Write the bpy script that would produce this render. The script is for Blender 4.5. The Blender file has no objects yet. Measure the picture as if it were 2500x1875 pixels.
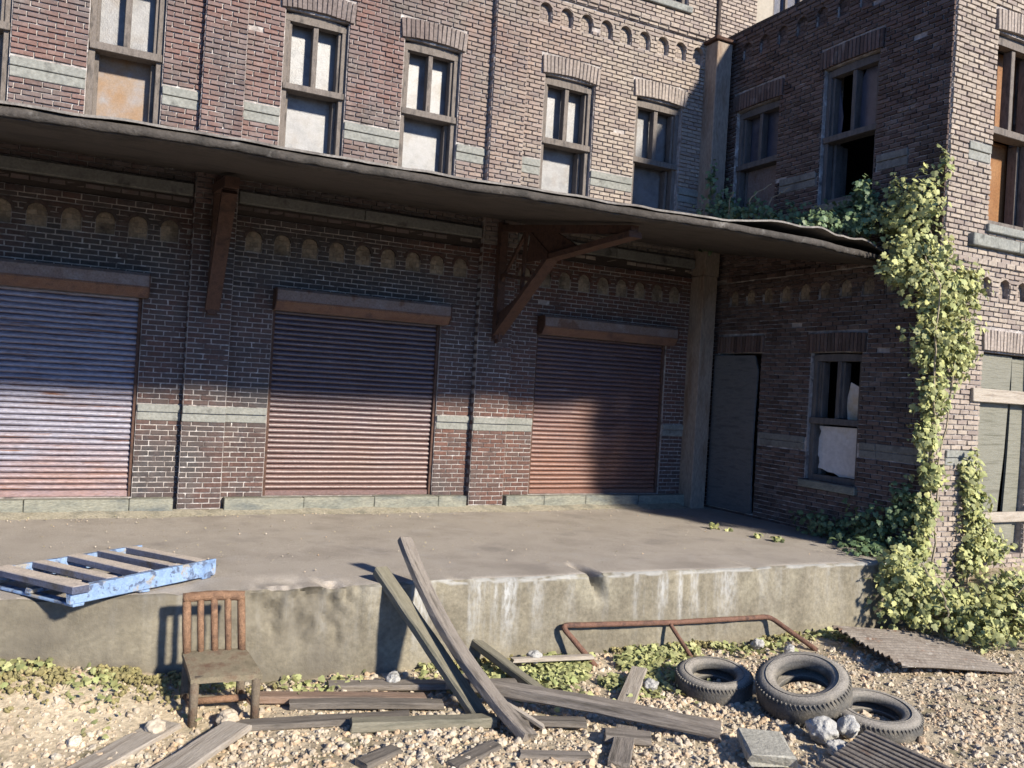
import bpy, math, random
import numpy as np
from mathutils import Vector, Matrix, noise as mn
random.seed(7); rng = np.random.default_rng(7)
SC = bpy.context.scene
COL = SC.collection

# ------------------------------------------------------------------ camera, sky, sun, exposure
def cam_axes(yaw, pitch, roll):
    cy, sy, cp, sp = math.cos(yaw), math.sin(yaw), math.cos(pitch), math.sin(pitch)
    f = Vector((sy*cp, cy*cp, sp)); r = Vector((cy, -sy, 0)); d = f.cross(r)
    cr, sr = math.cos(roll), math.sin(roll)
    return cr*r+sr*d, -sr*r+cr*d, f
CAM = Vector((0, -11.54, 1.865)); FPX = 2064.6
RT, DN, FW = cam_axes(math.radians(27.0554), math.radians(0.12665), math.radians(-3.35825))
cd = bpy.data.cameras.new('camera'); cam = bpy.data.objects.new('camera', cd); COL.objects.link(cam)
m3 = Matrix((RT, -DN, -FW)).transposed()
cam.matrix_world = Matrix.Translation(CAM) @ m3.to_4x4()
cd.sensor_width = 36; cd.lens = FPX/2500*36; cd.clip_start = .1; cd.clip_end = 2000
cd.dof.use_dof = True; cd.dof.focus_distance = 9.0; cd.dof.aperture_fstop = 2.2
SC.camera = cam
def px(P):
    q = Vector(P)-CAM; z = q.dot(FW)
    return (1250+FPX*q.dot(RT)/z, 937.5+FPX*q.dot(DN)/z, z)

SUN = Vector((.36, -1, .545)).normalized()
W = bpy.data.worlds.new('World'); SC.world = W; W.use_nodes = True
nt = W.node_tree; bg = nt.nodes['Background']
sky = nt.nodes.new('ShaderNodeTexSky'); sky.sky_type = 'NISHITA'; sky.sun_disc = False
sky.ozone_density = 8; sky.dust_density = 0; sky.altitude = 6000; sky.sun_elevation = math.asin(SUN.z); sky.sun_rotation = math.atan2(SUN.x, SUN.y)
nt.links.new(sky.outputs[0], bg.inputs[0]); bg.inputs[1].default_value = .15
ld = bpy.data.lights.new('sun', 'SUN'); ld.energy = 5.0; ld.angle = math.radians(3.6); ld.color = (1, .92, .78)
sun = bpy.data.objects.new('sun', ld); COL.objects.link(sun)
sun.rotation_euler = SUN.to_track_quat('Z', 'Y').to_euler(); sun.location = (4, -12, 12)
SC.view_settings.view_transform = 'Standard'; SC.view_settings.look = 'None'
SC.view_settings.exposure = .92; SC.view_settings.gamma = 1

# ------------------------------------------------------------------ materials
def mat(name, cols, scale=2., stretch=(1, 1, 1), rough=.85, bump=.3, bscale=45., rnd=0., coord='pos', spec=.25,
        fine=.25, metal=0., fscale=None, mottle=None, mscale=6., mlo=.55, mhi=.65, mstretch=None, trans=0., seam=None, xgrad=None, zgrad=None, topdust=None, bdist=.01, huernd=None):
    m = bpy.data.materials.new(name); m.use_nodes = True; t = m.node_tree; N = t.nodes; L = t.links
    b = N['Principled BSDF']; b.inputs['Roughness'].default_value = rough; b.inputs['Metallic'].default_value = metal
    b.inputs['Specular IOR Level'].default_value = spec
    if coord == 'pos': src = N.new('ShaderNodeNewGeometry').outputs['Position']
    else: src = N.new('ShaderNodeTexCoord').outputs['Object']
    def mapped(st):
        mp = N.new('ShaderNodeMapping'); mp.inputs['Scale'].default_value = st; L.new(src, mp.inputs[0]); return mp.outputs[0]
    v = mapped(stretch)
    def nz(sc, det=5., vec=None, ro=.6):
        n = N.new('ShaderNodeTexNoise'); n.inputs['Scale'].default_value = sc; n.inputs['Detail'].default_value = det
        n.inputs['Roughness'].default_value = ro; L.new(vec or v, n.inputs['Vector']); return n.outputs['Fac']
    r = N.new('ShaderNodeValToRGB'); L.new(nz(scale), r.inputs[0])
    el = r.color_ramp.elements; k = len(cols)
    while len(el) < k: el.new(.5)
    for i, c in enumerate(cols):
        el[i].position = .32+.36*i/max(1, k-1); el[i].color = (*c, 1)
    colr = r.outputs[0]
    def mixc(a, bcol, fac, mode='MIX'):
        x = N.new('ShaderNodeMix'); x.data_type = 'RGBA'; x.blend_type = mode
        if hasattr(fac, 'links') or not isinstance(fac, float): L.new(fac, x.inputs[0])
        else: x.inputs[0].default_value = fac
        L.new(a, x.inputs[6])
        if isinstance(bcol, tuple): x.inputs[7].default_value = (*bcol, 1)
        else: L.new(bcol, x.inputs[7])
        return x.outputs[2]
    def mrange(a, lo, hi, o0, o1):
        x = N.new('ShaderNodeMapRange'); L.new(a, x.inputs[0])
        for i, q in enumerate((lo, hi, o0, o1)): x.inputs[i+1].default_value = q
        return x.outputs[0]
    if mottle:
        for j, mc in enumerate(mottle):
            f = mrange(nz(mscale*(1+.7*j), 6., mapped(mstretch) if mstretch else None), mlo, mhi, 0, 1)
            colr = mixc(colr, mc, f)
    def vmul(a, facv):
        x = N.new('ShaderNodeVectorMath'); x.operation = 'SCALE'; L.new(a, x.inputs[0]); L.new(facv, x.inputs[3]); return x.outputs[0]
    if zgrad:                               # rust-coloured tone, stronger towards the foot of a steel door
        z0, z1, gc, amt = zgrad; sx = N.new('ShaderNodeSeparateXYZ'); L.new(src, sx.inputs[0])
        gn = N.new('ShaderNodeMath'); gn.operation = 'MULTIPLY_ADD'; L.new(nz(1.6, 5.), gn.inputs[0]); gn.inputs[1].default_value = 2.2; L.new(sx.outputs[2], gn.inputs[2])
        colr = mixc(colr, gc, mrange(gn.outputs[0], z0+1.1, z1+1.1, amt, 0))
    if xgrad:
        x0, x1, gc, amt = xgrad; sx = N.new('ShaderNodeSeparateXYZ'); L.new(src, sx.inputs[0])
        gn = N.new('ShaderNodeMath'); gn.operation = 'MULTIPLY_ADD'; L.new(nz(.5, 4.), gn.inputs[0]); gn.inputs[1].default_value = 5.; L.new(sx.outputs[0], gn.inputs[2])
        colr = mixc(colr, gc, mrange(gn.outputs[0], x0+2.5, x1+2.5, 0, amt))
    if seam:                                # dark rust-coloured line along each slat's lower joint
        sc_, h_ = seam; so = N.new('ShaderNodeTexCoord'); sx = N.new('ShaderNodeSeparateXYZ'); L.new(so.outputs['Object'], sx.inputs[0])
        sm_ = N.new('ShaderNodeMath'); sm_.operation = 'MULTIPLY'; L.new(mrange(sx.outputs[2], h_*.05, h_*.34, 1, 0), sm_.inputs[0])
        L.new(mrange(nz(6, 5., mapped((.5, 1, 6))), .36, .56, .25, 1), sm_.inputs[1]); colr = mixc(colr, sc_, sm_.outputs[0])
    if topdust:                             # dust settled on upward faces
        dc_, amt = topdust; g_ = N.new('ShaderNodeNewGeometry'); sx = N.new('ShaderNodeSeparateXYZ'); L.new(g_.outputs['Normal'], sx.inputs[0])
        d_ = N.new('ShaderNodeMath'); d_.operation = 'MULTIPLY'; L.new(mrange(sx.outputs[2], .45, .9, 0, amt), d_.inputs[0]); L.new(mrange(nz(7., 5.), .3, .6, .7, 1), d_.inputs[1])
        colr = mixc(colr, dc_, d_.outputs[0])
    if fine: colr = vmul(colr, mrange(nz(fscale or scale*14, 4.), .3, .7, 1-fine, 1+fine))
    if rnd or huernd:
        g = N.new('ShaderNodeNewGeometry').outputs['Random Per Island']; o = N.new('ShaderNodeObjectInfo').outputs['Random']
        a = N.new('ShaderNodeMath'); a.operation = 'ADD'; L.new(g, a.inputs[0]); L.new(o, a.inputs[1])
        fr = N.new('ShaderNodeMath'); fr.operation = 'FRACT'; L.new(a.outputs[0], fr.inputs[0])
        if huernd:
            h = N.new('ShaderNodeMath'); h.operation = 'MULTIPLY'; h.inputs[1].default_value = 7.31; L.new(fr.outputs[0], h.inputs[0])
            h2 = N.new('ShaderNodeMath'); h2.operation = 'FRACT'; L.new(h.outputs[0], h2.inputs[0])
            colr = mixc(colr, huernd, mrange(h2.outputs[0], .35, 1, 0, .6))
        if rnd: colr = vmul(colr, mrange(fr.outputs[0], 0, 1, 1-rnd, 1+rnd))
    L.new(colr, b.inputs['Base Color'])
    if bump:
        bp = N.new('ShaderNodeBump'); bp.inputs['Strength'].default_value = bump; bp.inputs['Distance'].default_value = bdist
        L.new(nz(bscale, 4., ro=.65), bp.inputs['Height']); L.new(bp.outputs[0], b.inputs['Normal'])
    if trans:
        tr = N.new('ShaderNodeBsdfTranslucent'); L.new(colr, tr.inputs[0]); ms = N.new('ShaderNodeMixShader'); ms.inputs[0].default_value = trans
        L.new(b.outputs[0], ms.inputs[1]); L.new(tr.outputs[0], ms.inputs[2]); L.new(ms.outputs[0], N['Material Output'].inputs[0])
    return m
M = {}
M['brick'] = mat('dusty_brick_falloff', [(.122, .072, .064), (.112, .094, .086), (.155, .09, .076), (.13, .108, .098)], .42, rnd=.10, bump=.5, bscale=60, fine=.22, fscale=30,
                 huernd=(.16, .125, .118), mottle=[(.215, .185, .172), (.062, .052, .055)], mscale=1.3, mlo=.54, mhi=.8, mstretch=(1.5, 1.5, .45), xgrad=(3.2, 8.2, (.325, .275, .225), .8))  # dusty brick; the paling to the right is light falloff put into colour
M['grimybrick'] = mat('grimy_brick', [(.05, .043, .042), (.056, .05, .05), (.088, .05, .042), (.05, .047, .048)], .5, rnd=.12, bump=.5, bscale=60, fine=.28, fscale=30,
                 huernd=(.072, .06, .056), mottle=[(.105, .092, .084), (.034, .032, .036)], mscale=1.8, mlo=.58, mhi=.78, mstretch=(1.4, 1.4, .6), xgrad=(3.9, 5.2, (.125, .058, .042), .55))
M['annexshadebrick'] = mat('annex_shade_brick', [(0.0629, 0.0459, 0.0407), (0.0962, 0.0629, 0.0533), (0.0851, 0.0666, 0.0592)], .8, rnd=.35, bump=.5, bscale=60, fine=.3, fscale=30,
                 huernd=(0.118, 0.0925, 0.0814), mottle=[(0.192, 0.163, 0.148), (0.0407, 0.0333, 0.0333)], mscale=3.5, mlo=.6, mhi=.75)  # annex side brick: wall shade put into the colour, front uses a paler brick
M['soldier'] = mat('soldier_brick', [(.115, .088, .08), (.15, .125, .115)], .9, rnd=.12, xgrad=(3.2, 8.2, (.29, .245, .21), .8), bump=.5, bscale=60, fine=.3, fscale=30)  # paling to the right repeats the wall's light falloff in the colour
M['mortar'] = mat('mortar', [(0.224, 0.196, 0.182), (0.315, 0.28, 0.259), (0.203, 0.182, 0.175)], 1.3, bump=.6, bscale=70, fine=.3, mottle=[(0.098, 0.084, 0.0812), (0.448, 0.42, 0.399)], mscale=4)
M['niche'] = mat('pale_niche_brick', [(0.19, 0.15, 0.112), (0.28, 0.225, 0.165)], 1.2, bump=.5, bscale=60, rnd=.25, fine=.3, fscale=30, mottle=[(0.08, 0.064, 0.052)], mscale=2.5, mlo=.5, mhi=.7)
M['stone'] = mat('grey_band_stone', [(.155, .16, .145), (.205, .205, .185), (.175, .178, .165)], 2, bump=.4, bscale=50, fine=.25, mottle=[(.10, .10, .092)], mscale=5, mlo=.58, mhi=.72)
M['darkstone'] = mat('dark_band_stone', [(.13, .128, .115), (.17, .165, .15), (.11, .108, .10)], 2, bump=.4, bscale=40, fine=.25, mottle=[(.06, .055, .05)], mscale=4, mlo=.58, mhi=.72)  # darker band stone for the canopy ledge and the annex side bands
M['plinth'] = mat('plinth_stone', [(.14, .145, .125), (.21, .205, .165), (.11, .118, .112)], 1.6, stretch=(1, 1, 3), bump=.7, bscale=30, fine=.3)
M['frame'] = mat('weathered_window_wood', [(0.0975, 0.0825, 0.0713), (0.15, 0.128, 0.112), (0.0713, 0.0622, 0.0562)], 5, stretch=(3, 3, .8), bump=.5, bscale=40, fine=.3)
M['darkframe'] = mat('dark_window_wood', [(.07, .065, .065), (.13, .115, .105)], 5, stretch=(3, 3, .8), bump=.5, bscale=40, fine=.3)
M['pane'] = mat('dusty_pane', [(0.122, 0.119, 0.122), (0.162, 0.159, 0.162), (0.136, 0.128, 0.124)], 5, bump=.5, bscale=70, fine=.14, fscale=60, rough=.4, spec=.5, mottle=[(0.102, 0.0808, 0.0638), (0.085, 0.085, 0.0892)], mscale=3, mlo=.52, mhi=.72, bdist=.006)
M['panerust'] = mat('rust_stained_pane', [(0.198, 0.18, 0.177), (0.204, 0.144, 0.099), (0.204, 0.186, 0.18)], 3, bump=.4, bscale=70, fine=.14, fscale=60, rough=.5, mottle=[(0.204, 0.12, 0.06)], mscale=2.2, mlo=.5, mhi=.66, bdist=.006)
M['panedark'] = mat('dark_dirty_pane', [(.05, .052, .07), (.09, .09, .115)], 4, bump=.2, rough=.3, spec=.5)
M['paneorange'] = mat('orange_brown_pane', [(0.173, 0.0749, 0.0288), (0.242, 0.127, 0.0576)], 2.5, bump=.2, rough=.4)
M['paper'] = mat('yellowed_sheet', [(.50, .46, .43), (.56, .53, .51), (.45, .33, .17)], 1.3, bump=.2, fine=.12)
M['void'] = mat('dark_interior', [(.02, .018, .018), (.03, .028, .025)], 2, bump=0)
M['shutterpale'] = mat('worn_pale_shutter', zgrad=(.2, .95, (0.228, 0.128, 0.0997), .75), cols= [(0.169, 0.16, 0.198), (0.207, 0.198, 0.241), (0.181, 0.157, 0.181)], scale=1.3, stretch=(.5, 1, 2), rough=.38, spec=.6, bump=.4, bscale=35, fine=.3,
                       mottle=[(0.0878, 0.047, 0.0439), (0.157, 0.0721, 0.0439)], mscale=5, mlo=.58, mhi=.68, mstretch=(.22, 1, 4.5), seam=((0.0627, 0.0345, 0.0345), .07), fscale=30)
M['shutterbrown'] = mat('rust_brown_shutter', zgrad=(.5, 2.1, (0.13, 0.0725, 0.0592), .85), cols= [(0.0629, 0.0459, 0.0577), (0.0814, 0.0607, 0.074), (0.0666, 0.0444, 0.0533)], scale=1.2, rough=.40, spec=.6, bump=.4, bscale=40, fine=.3,
                        mottle=[(0.207, 0.163, 0.163), (0.141, 0.074, 0.0592)], mscale=6, mlo=.62, mhi=.74, mstretch=(.5, 1, 3), seam=((0.0407, 0.0237, 0.0222), .07), fscale=34)
M['shutterorange'] = mat('orange_rust_shutter', zgrad=(.6, 2.2, (0.176, 0.081, 0.0528), .85), cols= [(0.0792, 0.0572, 0.0722), (0.106, 0.0722, 0.0774), (0.088, 0.0546, 0.0581)], scale=.9, rough=.45, spec=.5, bump=.4, bscale=40, fine=.28,
                         mottle=[(0.282, 0.22, 0.22)], mscale=5, mlo=.64, mhi=.76, mstretch=(.4, 1, 3), seam=((0.0616, 0.0352, 0.0308), .07), fscale=34)
M['housing'] = mat('rusty_shutter_housing', [(.19, .16, .155), (.15, .11, .095), (.22, .19, .18)], 3, rough=.6, bump=.3, bscale=50, fine=.25, mottle=[(.12, .07, .05)], mscale=3)
M['housingrust'] = mat('orange_rusted_metal', [(.12, .062, .042), (.16, .09, .06), (.09, .052, .042)], 5, rough=.75, bump=.5, bscale=60)
M['rust'] = mat('rusted_steel', [(.135, .075, .045), (.215, .125, .075), (.10, .058, .04)], 9, rough=.85, bump=.9, bscale=75, fine=.35)
M['dustyrust'] = mat('dusty_rusty_leg', [(.10, .078, .055), (.14, .11, .078), (.115, .07, .045)], 8, bump=.8, bscale=60, fine=.25)
M['railrust'] = mat('brown_rusted_pipe', [(.10, .052, .038), (.16, .085, .058), (.07, .042, .034)], 11, rough=.8, bump=1, bscale=80, fine=.35)
M['darkrust'] = mat('dark_rusted_steel', [(0.054, 0.0302, 0.023), (0.0864, 0.0475, 0.0346), (0.0396, 0.0245, 0.0202)], 7, rough=.8, bump=.6, bscale=60, fine=.35)
M['deck'] = mat('tarred_roof_boards', [(.045, .038, .034), (.068, .058, .051), (.037, .032, .03)], 1.6, bump=.35, bscale=50, fine=.25)
M['felt'] = mat('roofing_felt', [(.13, .115, .105), (.19, .175, .16), (.10, .09, .083)], 3, bump=.6, bscale=60, fine=.25)
M['timber'] = mat('dark_timber', [(.04, .03, .026), (.065, .05, .042)], 3, stretch=(.6, 3, 3), bump=.5)
M['post'] = mat('stained_concrete_post', [(.20, .155, .12), (.25, .205, .165), (.17, .115, .08)], 1.6, stretch=(2, 2, .5), bump=.35, bscale=40, fine=.25)
M['slabtop'] = mat('dusty_concrete_top', [(.305, .268, .228), (.36, .318, .272), (.275, .24, .205)], .9, bump=1., bscale=110, fine=.3, fscale=120, mottle=[(.22, .195, .175), (.37, .335, .30)], mscale=1.3, mlo=.56, mhi=.78)
M['slabface'] = mat('stained_concrete_face', [(0.166, 0.144, 0.101), (0.216, 0.191, 0.14), (0.144, 0.126, 0.0936), (0.223, 0.202, 0.151)], .8, bump=.8, bscale=24, fine=.22, fscale=26,
                    mottle=[(0.108, 0.0936, 0.0684)], mscale=1.2, mlo=.52, mhi=.80, mstretch=(1.6, 1, 1.2))
def face_zones(m):
    """lime streaks and the brown stained end of the platform face, both placed by x along the platform"""
    t = m.node_tree; N = t.nodes; L = t.links; b = N['Principled BSDF']
    src = N.new('ShaderNodeNewGeometry').outputs['Position']; sx = N.new('ShaderNodeSeparateXYZ'); L.new(src, sx.inputs[0])
    def mr(o, *q):
        x = N.new('ShaderNodeMapRange'); x.interpolation_type = 'SMOOTHSTEP'; L.new(o, x.inputs[0])
        for i, v in enumerate(q): x.inputs[i+1].default_value = v
        return x.outputs[0]
    def ma(op, a, c):
        x = N.new('ShaderNodeMath'); x.operation = op; L.new(a, x.inputs[0])
        if isinstance(c, float): x.inputs[1].default_value = c
        else: L.new(c, x.inputs[1])
        return x.outputs[0]
    def nz(st, sc):
        mp = N.new('ShaderNodeMapping'); mp.inputs['Scale'].default_value = st; L.new(src, mp.inputs[0]); n = N.new('ShaderNodeTexNoise'); n.inputs['Scale'].default_value = sc; n.inputs['Detail'].default_value = 6; L.new(mp.outputs[0], n.inputs['Vector']); return n.outputs['Fac']
    X, Z = sx.outputs[0], sx.outputs[2]
    zone = ma('MAXIMUM', ma('MULTIPLY', mr(X, 2.45, 2.75, 0, 1), mr(X, 3.7, 4.6, 1, 0)), ma('MULTIPLY', mr(X, 5.0, 5.4, 0, 1), mr(X, 6.2, 6.9, .9, 0)))
    zone = ma('MAXIMUM', zone, mr(X, 0., 1., .0, .25))
    st = ma('MULTIPLY', mr(nz((5, 1, .45), 1.3), .44, .66, 0, 1), mr(nz((14, 3, 5), 2.2), .35, .6, .3, 1)); st = ma('MULTIPLY', st, mr(Z, -.75, -.1, .15, 1))
    fac = ma('MULTIPLY', ma('MULTIPLY', zone, st), .95)
    def mix(c, f):
        x = N.new('ShaderNodeMix'); x.data_type = 'RGBA'; L.new(f, x.inputs[0]); L.new(b.inputs['Base Color'].links[0].from_socket, x.inputs[6]); x.inputs[7].default_value = (*c, 1); L.new(x.outputs[2], b.inputs['Base Color'])
    mix((.105, .092, .072), ma('MULTIPLY', mr(X, 1.9, 2.5, .85, 0), mr(nz((1, 1, 1.6), 1.8), .3, .7, .35, 1)))
    lip = ma('MULTIPLY', ma('MULTIPLY', mr(Z, -.055, -.028, 0, .6), mr(X, 2.3, 2.7, 0, 1)), mr(nz((1.4, 1, 6), 3.1), .42, .56, 0, 1))
    mix((.36, .36, .35), ma('MAXIMUM', fac, lip))
face_zones(M['slabface'])
M['ground'] = mat('sandy_ground', [(.34, .275, .19), (.42, .35, .25), (.28, .225, .155)], 1.5, bump=.8, bscale=28, fine=.3, mottle=[(.22, .19, .12)], mscale=3, bdist=.02)
M['gravel'] = mat('tan_gravel', [(0.36, 0.302, 0.225), (0.45, 0.396, 0.32)], 2, rnd=.24, bump=.4, bscale=60, fine=.15, huernd=(0.423, 0.27, 0.144), rough=.7)
M['rubble'] = mat('pale_concrete_rubble', [(.27, .262, .245), (.36, .35, .33), (.21, .205, .19)], 7, bump=1, bscale=40, fine=.3)
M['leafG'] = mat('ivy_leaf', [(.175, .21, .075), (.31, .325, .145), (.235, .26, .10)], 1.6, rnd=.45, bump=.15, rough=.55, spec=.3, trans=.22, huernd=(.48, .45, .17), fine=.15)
M['leafB'] = mat('shaded_ivy_leaf', [(.085, .14, .07), (.13, .18, .085)], 1.6, rnd=.35, bump=.15, rough=.5, spec=.35, trans=.2, huernd=(.17, .21, .09), fine=.15)  # darker bluish copy of the ivy leaf, shade put into its colour
M['leafP'] = mat('pale_ground_leaf', [(0.285, 0.294, 0.123), (0.361, 0.351, 0.171)], 2, rnd=.3, bump=.15, rough=.6, trans=.15, huernd=(0.209, 0.257, 0.095), fine=.15)
M['moss'] = mat('moss', [(.15, .13, .055), (.24, .205, .095), (.12, .115, .05)], 6, rnd=.3, bump=.5, rough=.9)
M['stem'] = mat('ivy_stem', [(.22, .18, .12), (.32, .27, .19)], 8, bump=.4)
M['wood'] = mat('grey_weathered_wood', [(0.133, 0.113, 0.0936), (0.211, 0.183, 0.156), (0.109, 0.0936, 0.078)], 2.2, stretch=(.7, 9, 9), coord='obj', bump=.8, bscale=9, fine=.25, mottle=[(0.078, 0.0663, 0.0546)], mscale=2, mlo=.6, mhi=.72)
M['woodG'] = mat('greenish_weathered_wood', [(0.128, 0.119, 0.085), (0.187, 0.17, 0.128), (0.102, 0.0978, 0.0723)], 2.2, stretch=(.7, 9, 9), coord='obj', bump=.8, bscale=9, fine=.25)
M['woodD'] = mat('dark_damp_wood', [(.095, .08, .065), (.15, .13, .11), (.075, .065, .055)], 2.2, stretch=(.7, 9, 9), coord='obj', bump=.8, bscale=9, fine=.25)
M['woodR'] = mat('reddish_old_wood', [(.16, .105, .075), (.22, .15, .11), (.13, .10, .08)], 2.2, stretch=(.7, 9, 9), coord='obj', bump=.8, bscale=9, fine=.25)
M['woodP'] = mat('pale_bleached_wood', [(0.264, 0.224, 0.18), (0.336, 0.296, 0.248), (0.216, 0.18, 0.144)], 2.2, stretch=(.7, 9, 9), coord='obj', bump=.8, bscale=9, fine=.2)
M['bluewood'] = mat('flaking_blue_paint', [(.165, .25, .40), (.215, .305, .455), (.13, .20, .33)], 5, bump=.5, bscale=50, fine=.15, mottle=[(.27, .25, .22), (.085, .11, .17)], mscale=7, mlo=.53, mhi=.6)
M['dustywood'] = mat('dusty_navy_slat', [(.045, .052, .085), (.075, .085, .13), (.06, .055, .055)], 5, bump=.3, bscale=50, fine=.3, topdust=((.46, .39, .32), 1.))
M['rubber'] = mat('dusty_tyre_rubber', [(.05, .048, .045), (.08, .076, .07), (.06, .057, .053)], 5, bump=.6, bscale=60, fine=.3, mottle=[(.17, .15, .12)], mscale=6, mlo=.5, mhi=.75, topdust=((.31, .28, .24), .85))
M['corr'] = mat('weathered_corrugated_metal', [(.125, .105, .088), (.185, .16, .135), (.10, .078, .062)], 3, bump=.5, bscale=50, fine=.25, mottle=[(.15, .085, .055), (.30, .28, .25)], mscale=4, mlo=.6, mhi=.72)
M['plywood'] = mat('weathered_plywood', [(0.138, 0.135, 0.108), (0.186, 0.18, 0.147), (0.108, 0.105, 0.081)], 2.5, stretch=(.6, 1, 12), bump=.9, bscale=8, fine=.2)
M['sheet'] = mat('blue_grey_board', [(0.0863, 0.0863, 0.0863), (0.112, 0.111, 0.109), (0.075, 0.075, 0.075)], 2.5, stretch=(1, 1, 5), bump=.5, bscale=16, fine=.2)
M['render'] = mat('cream_render', [(0.275, 0.242, 0.198), (0.308, 0.275, 0.226)], 1.5, bump=.3, fine=.1)
M['debris2'] = mat('olive_grey_concrete', [(.25, .24, .205), (.33, .315, .27), (.20, .19, .165)], 4, bump=1., bscale=25, fine=.3)
M['debris'] = mat('dry_litter', [(.22, .19, .11), (.30, .26, .16)], 5, rnd=.4, bump=0)

# ------------------------------------------------------------------ helpers
def tag(o, label=None, cat=None, group=None, kind=None):
    for k, v in (('label', label), ('category', cat), ('group', group), ('kind', kind)):
        if v: o[k] = v
    return o
ORG = {}
def thing(name, loc, label, cat, group=None, rot=None):
    o = bpy.data.objects.new(name, None); COL.objects.link(o); o.location = loc; o.empty_display_size = .1
    if rot is not None: o.rotation_euler = rot
    ORG[o.name] = Vector(loc) if rot is None else Vector((0, 0, 0))
    return tag(o, label, cat, group)
class MB:
    def __init__(s): s.v = []; s.f = []; s.mi = []; s.cur = 0
    def add(s, vs, fs):
        k = len(s.v); s.v += [tuple(p) for p in vs]; s.f += [tuple(i+k for i in q) for q in fs]; s.mi += [s.cur]*len(fs); return s
    def box(s, x0, x1, y0, y1, z0, z1, c=.004, jit=0., mtx=None):
        if c <= 0:
            vs = [Vector((x, y, z)) for z in (z0, z1) for y in (y0, y1) for x in (x0, x1)]
            fs = [(0, 2, 3, 1), (4, 5, 7, 6), (0, 1, 5, 4), (2, 6, 7, 3), (0, 4, 6, 2), (1, 3, 7, 5)]
        else:
            c = min(c, (x1-x0)*.3, (y1-y0)*.3, (z1-z0)*.3); vs = []; idx = {}
            for iz, z in enumerate((z0, z1)):
                for iy, y in enumerate((y0, y1)):
                    for ix, x in enumerate((x0, x1)):
                        sx, sy, sz = (1-2*ix)*c, (1-2*iy)*c, (1-2*iz)*c
                        j = Vector((random.uniform(-jit, jit), random.uniform(-jit, jit), random.uniform(-jit, jit))) if jit else Vector()
                        for a, d in enumerate(((0, sy, sz), (sx, 0, sz), (sx, sy, 0))):
                            idx[ix, iy, iz, a] = len(vs); vs.append(Vector((x+d[0], y+d[1], z+d[2]))+j)
            fs = []
            I = lambda x, y, z, a: idx[x, y, z, a]
            for e in (0, 1):
                q = [I(e, 0, 0, 0), I(e, 1, 0, 0), I(e, 1, 1, 0), I(e, 0, 1, 0)]; fs.append(tuple(q if e else q[::-1]))
                q = [I(0, e, 0, 1), I(1, e, 0, 1), I(1, e, 1, 1), I(0, e, 1, 1)]; fs.append(tuple(q[::-1] if e else q))
                q = [I(0, 0, e, 2), I(1, 0, e, 2), I(1, 1, e, 2), I(0, 1, e, 2)]; fs.append(tuple(q if e else q[::-1]))
            for a in (0, 1):
                for b in (0, 1):
                    fs.append((I(0, a, b, 1), I(1, a, b, 1), I(1, a, b, 2), I(0, a, b, 2)))
                    fs.append((I(a, 0, b, 0), I(a, 1, b, 0), I(a, 1, b, 2), I(a, 0, b, 2)))
                    fs.append((I(a, b, 0, 0), I(a, b, 1, 0), I(a, b, 1, 1), I(a, b, 0, 1)))
                    for d in (0, 1): fs.append((I(a, b, d, 0), I(a, b, d, 1), I(a, b, d, 2)))
        if mtx is not None: vs = [mtx @ p for p in vs]
        return s.add(vs, fs)
    def tube(s, pts, r, n=8, rough=0., cap=True):
        pts = [Vector(p) for p in pts]; k0 = len(s.v); vs = []; fs = []
        rr = r if isinstance(r, (list, tuple)) else [r]*len(pts)
        up = None
        for i, p in enumerate(pts):
            d = (pts[min(i+1, len(pts)-1)]-pts[max(i-1, 0)]).normalized()
            if up is None: up = Vector((0, 0, 1)) if abs(d.z) < .9 else Vector((1, 0, 0))
            a = d.cross(up).normalized(); b = a.cross(d).normalized(); up = b
            for j in range(n):
                t = 2*math.pi*j/n; q = rr[i]*(1+random.uniform(-rough, rough))
                vs.append(p+a*math.cos(t)*q+b*math.sin(t)*q)
        for i in range(len(pts)-1):
            for j in range(n): fs.append((i*n+j, i*n+(j+1) % n, (i+1)*n+(j+1) % n, (i+1)*n+j))
        if cap: fs += [tuple(range(n))[::-1], tuple(range((len(pts)-1)*n, len(pts)*n))]
        return s.add(vs, fs)
    def prism(s, poly, f, d0, d1):          # polygon in (u, v), extruded between depths, mapped by f(u, v, d)
        n = len(poly); vs = [f(u, v, d0) for u, v in poly]+[f(u, v, d1) for u, v in poly]
        fs = [tuple(range(n))[::-1], tuple(range(n, 2*n))]+[(i, (i+1) % n, n+(i+1) % n, n+i) for i in range(n)]
        return s.add(vs, fs)
    def build(s, name, mats, parent=None, smooth=False, org=None, kind=None, autosm=None):
        o0 = Vector(org) if org is not None else (ORG.get(parent.name, Vector()) if parent is not None else Vector())
        me = bpy.data.meshes.new(name)
        me.from_pydata([Vector(p)-o0 for p in s.v], [], s.f)
        ms = mats if isinstance(mats, (list, tuple)) else [mats]
        for q in ms: me.materials.append(q)
        if len(ms) > 1: me.polygons.foreach_set('material_index', s.mi)
        if smooth: me.polygons.foreach_set('use_smooth', [True]*len(me.polygons))
        me.update()
        o = bpy.data.objects.new(name, me); COL.objects.link(o)
        if parent is not None: o.parent = parent; ORG[o.name] = o0
        else: o.location = o0
        if kind: o['kind'] = kind
        return o
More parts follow.
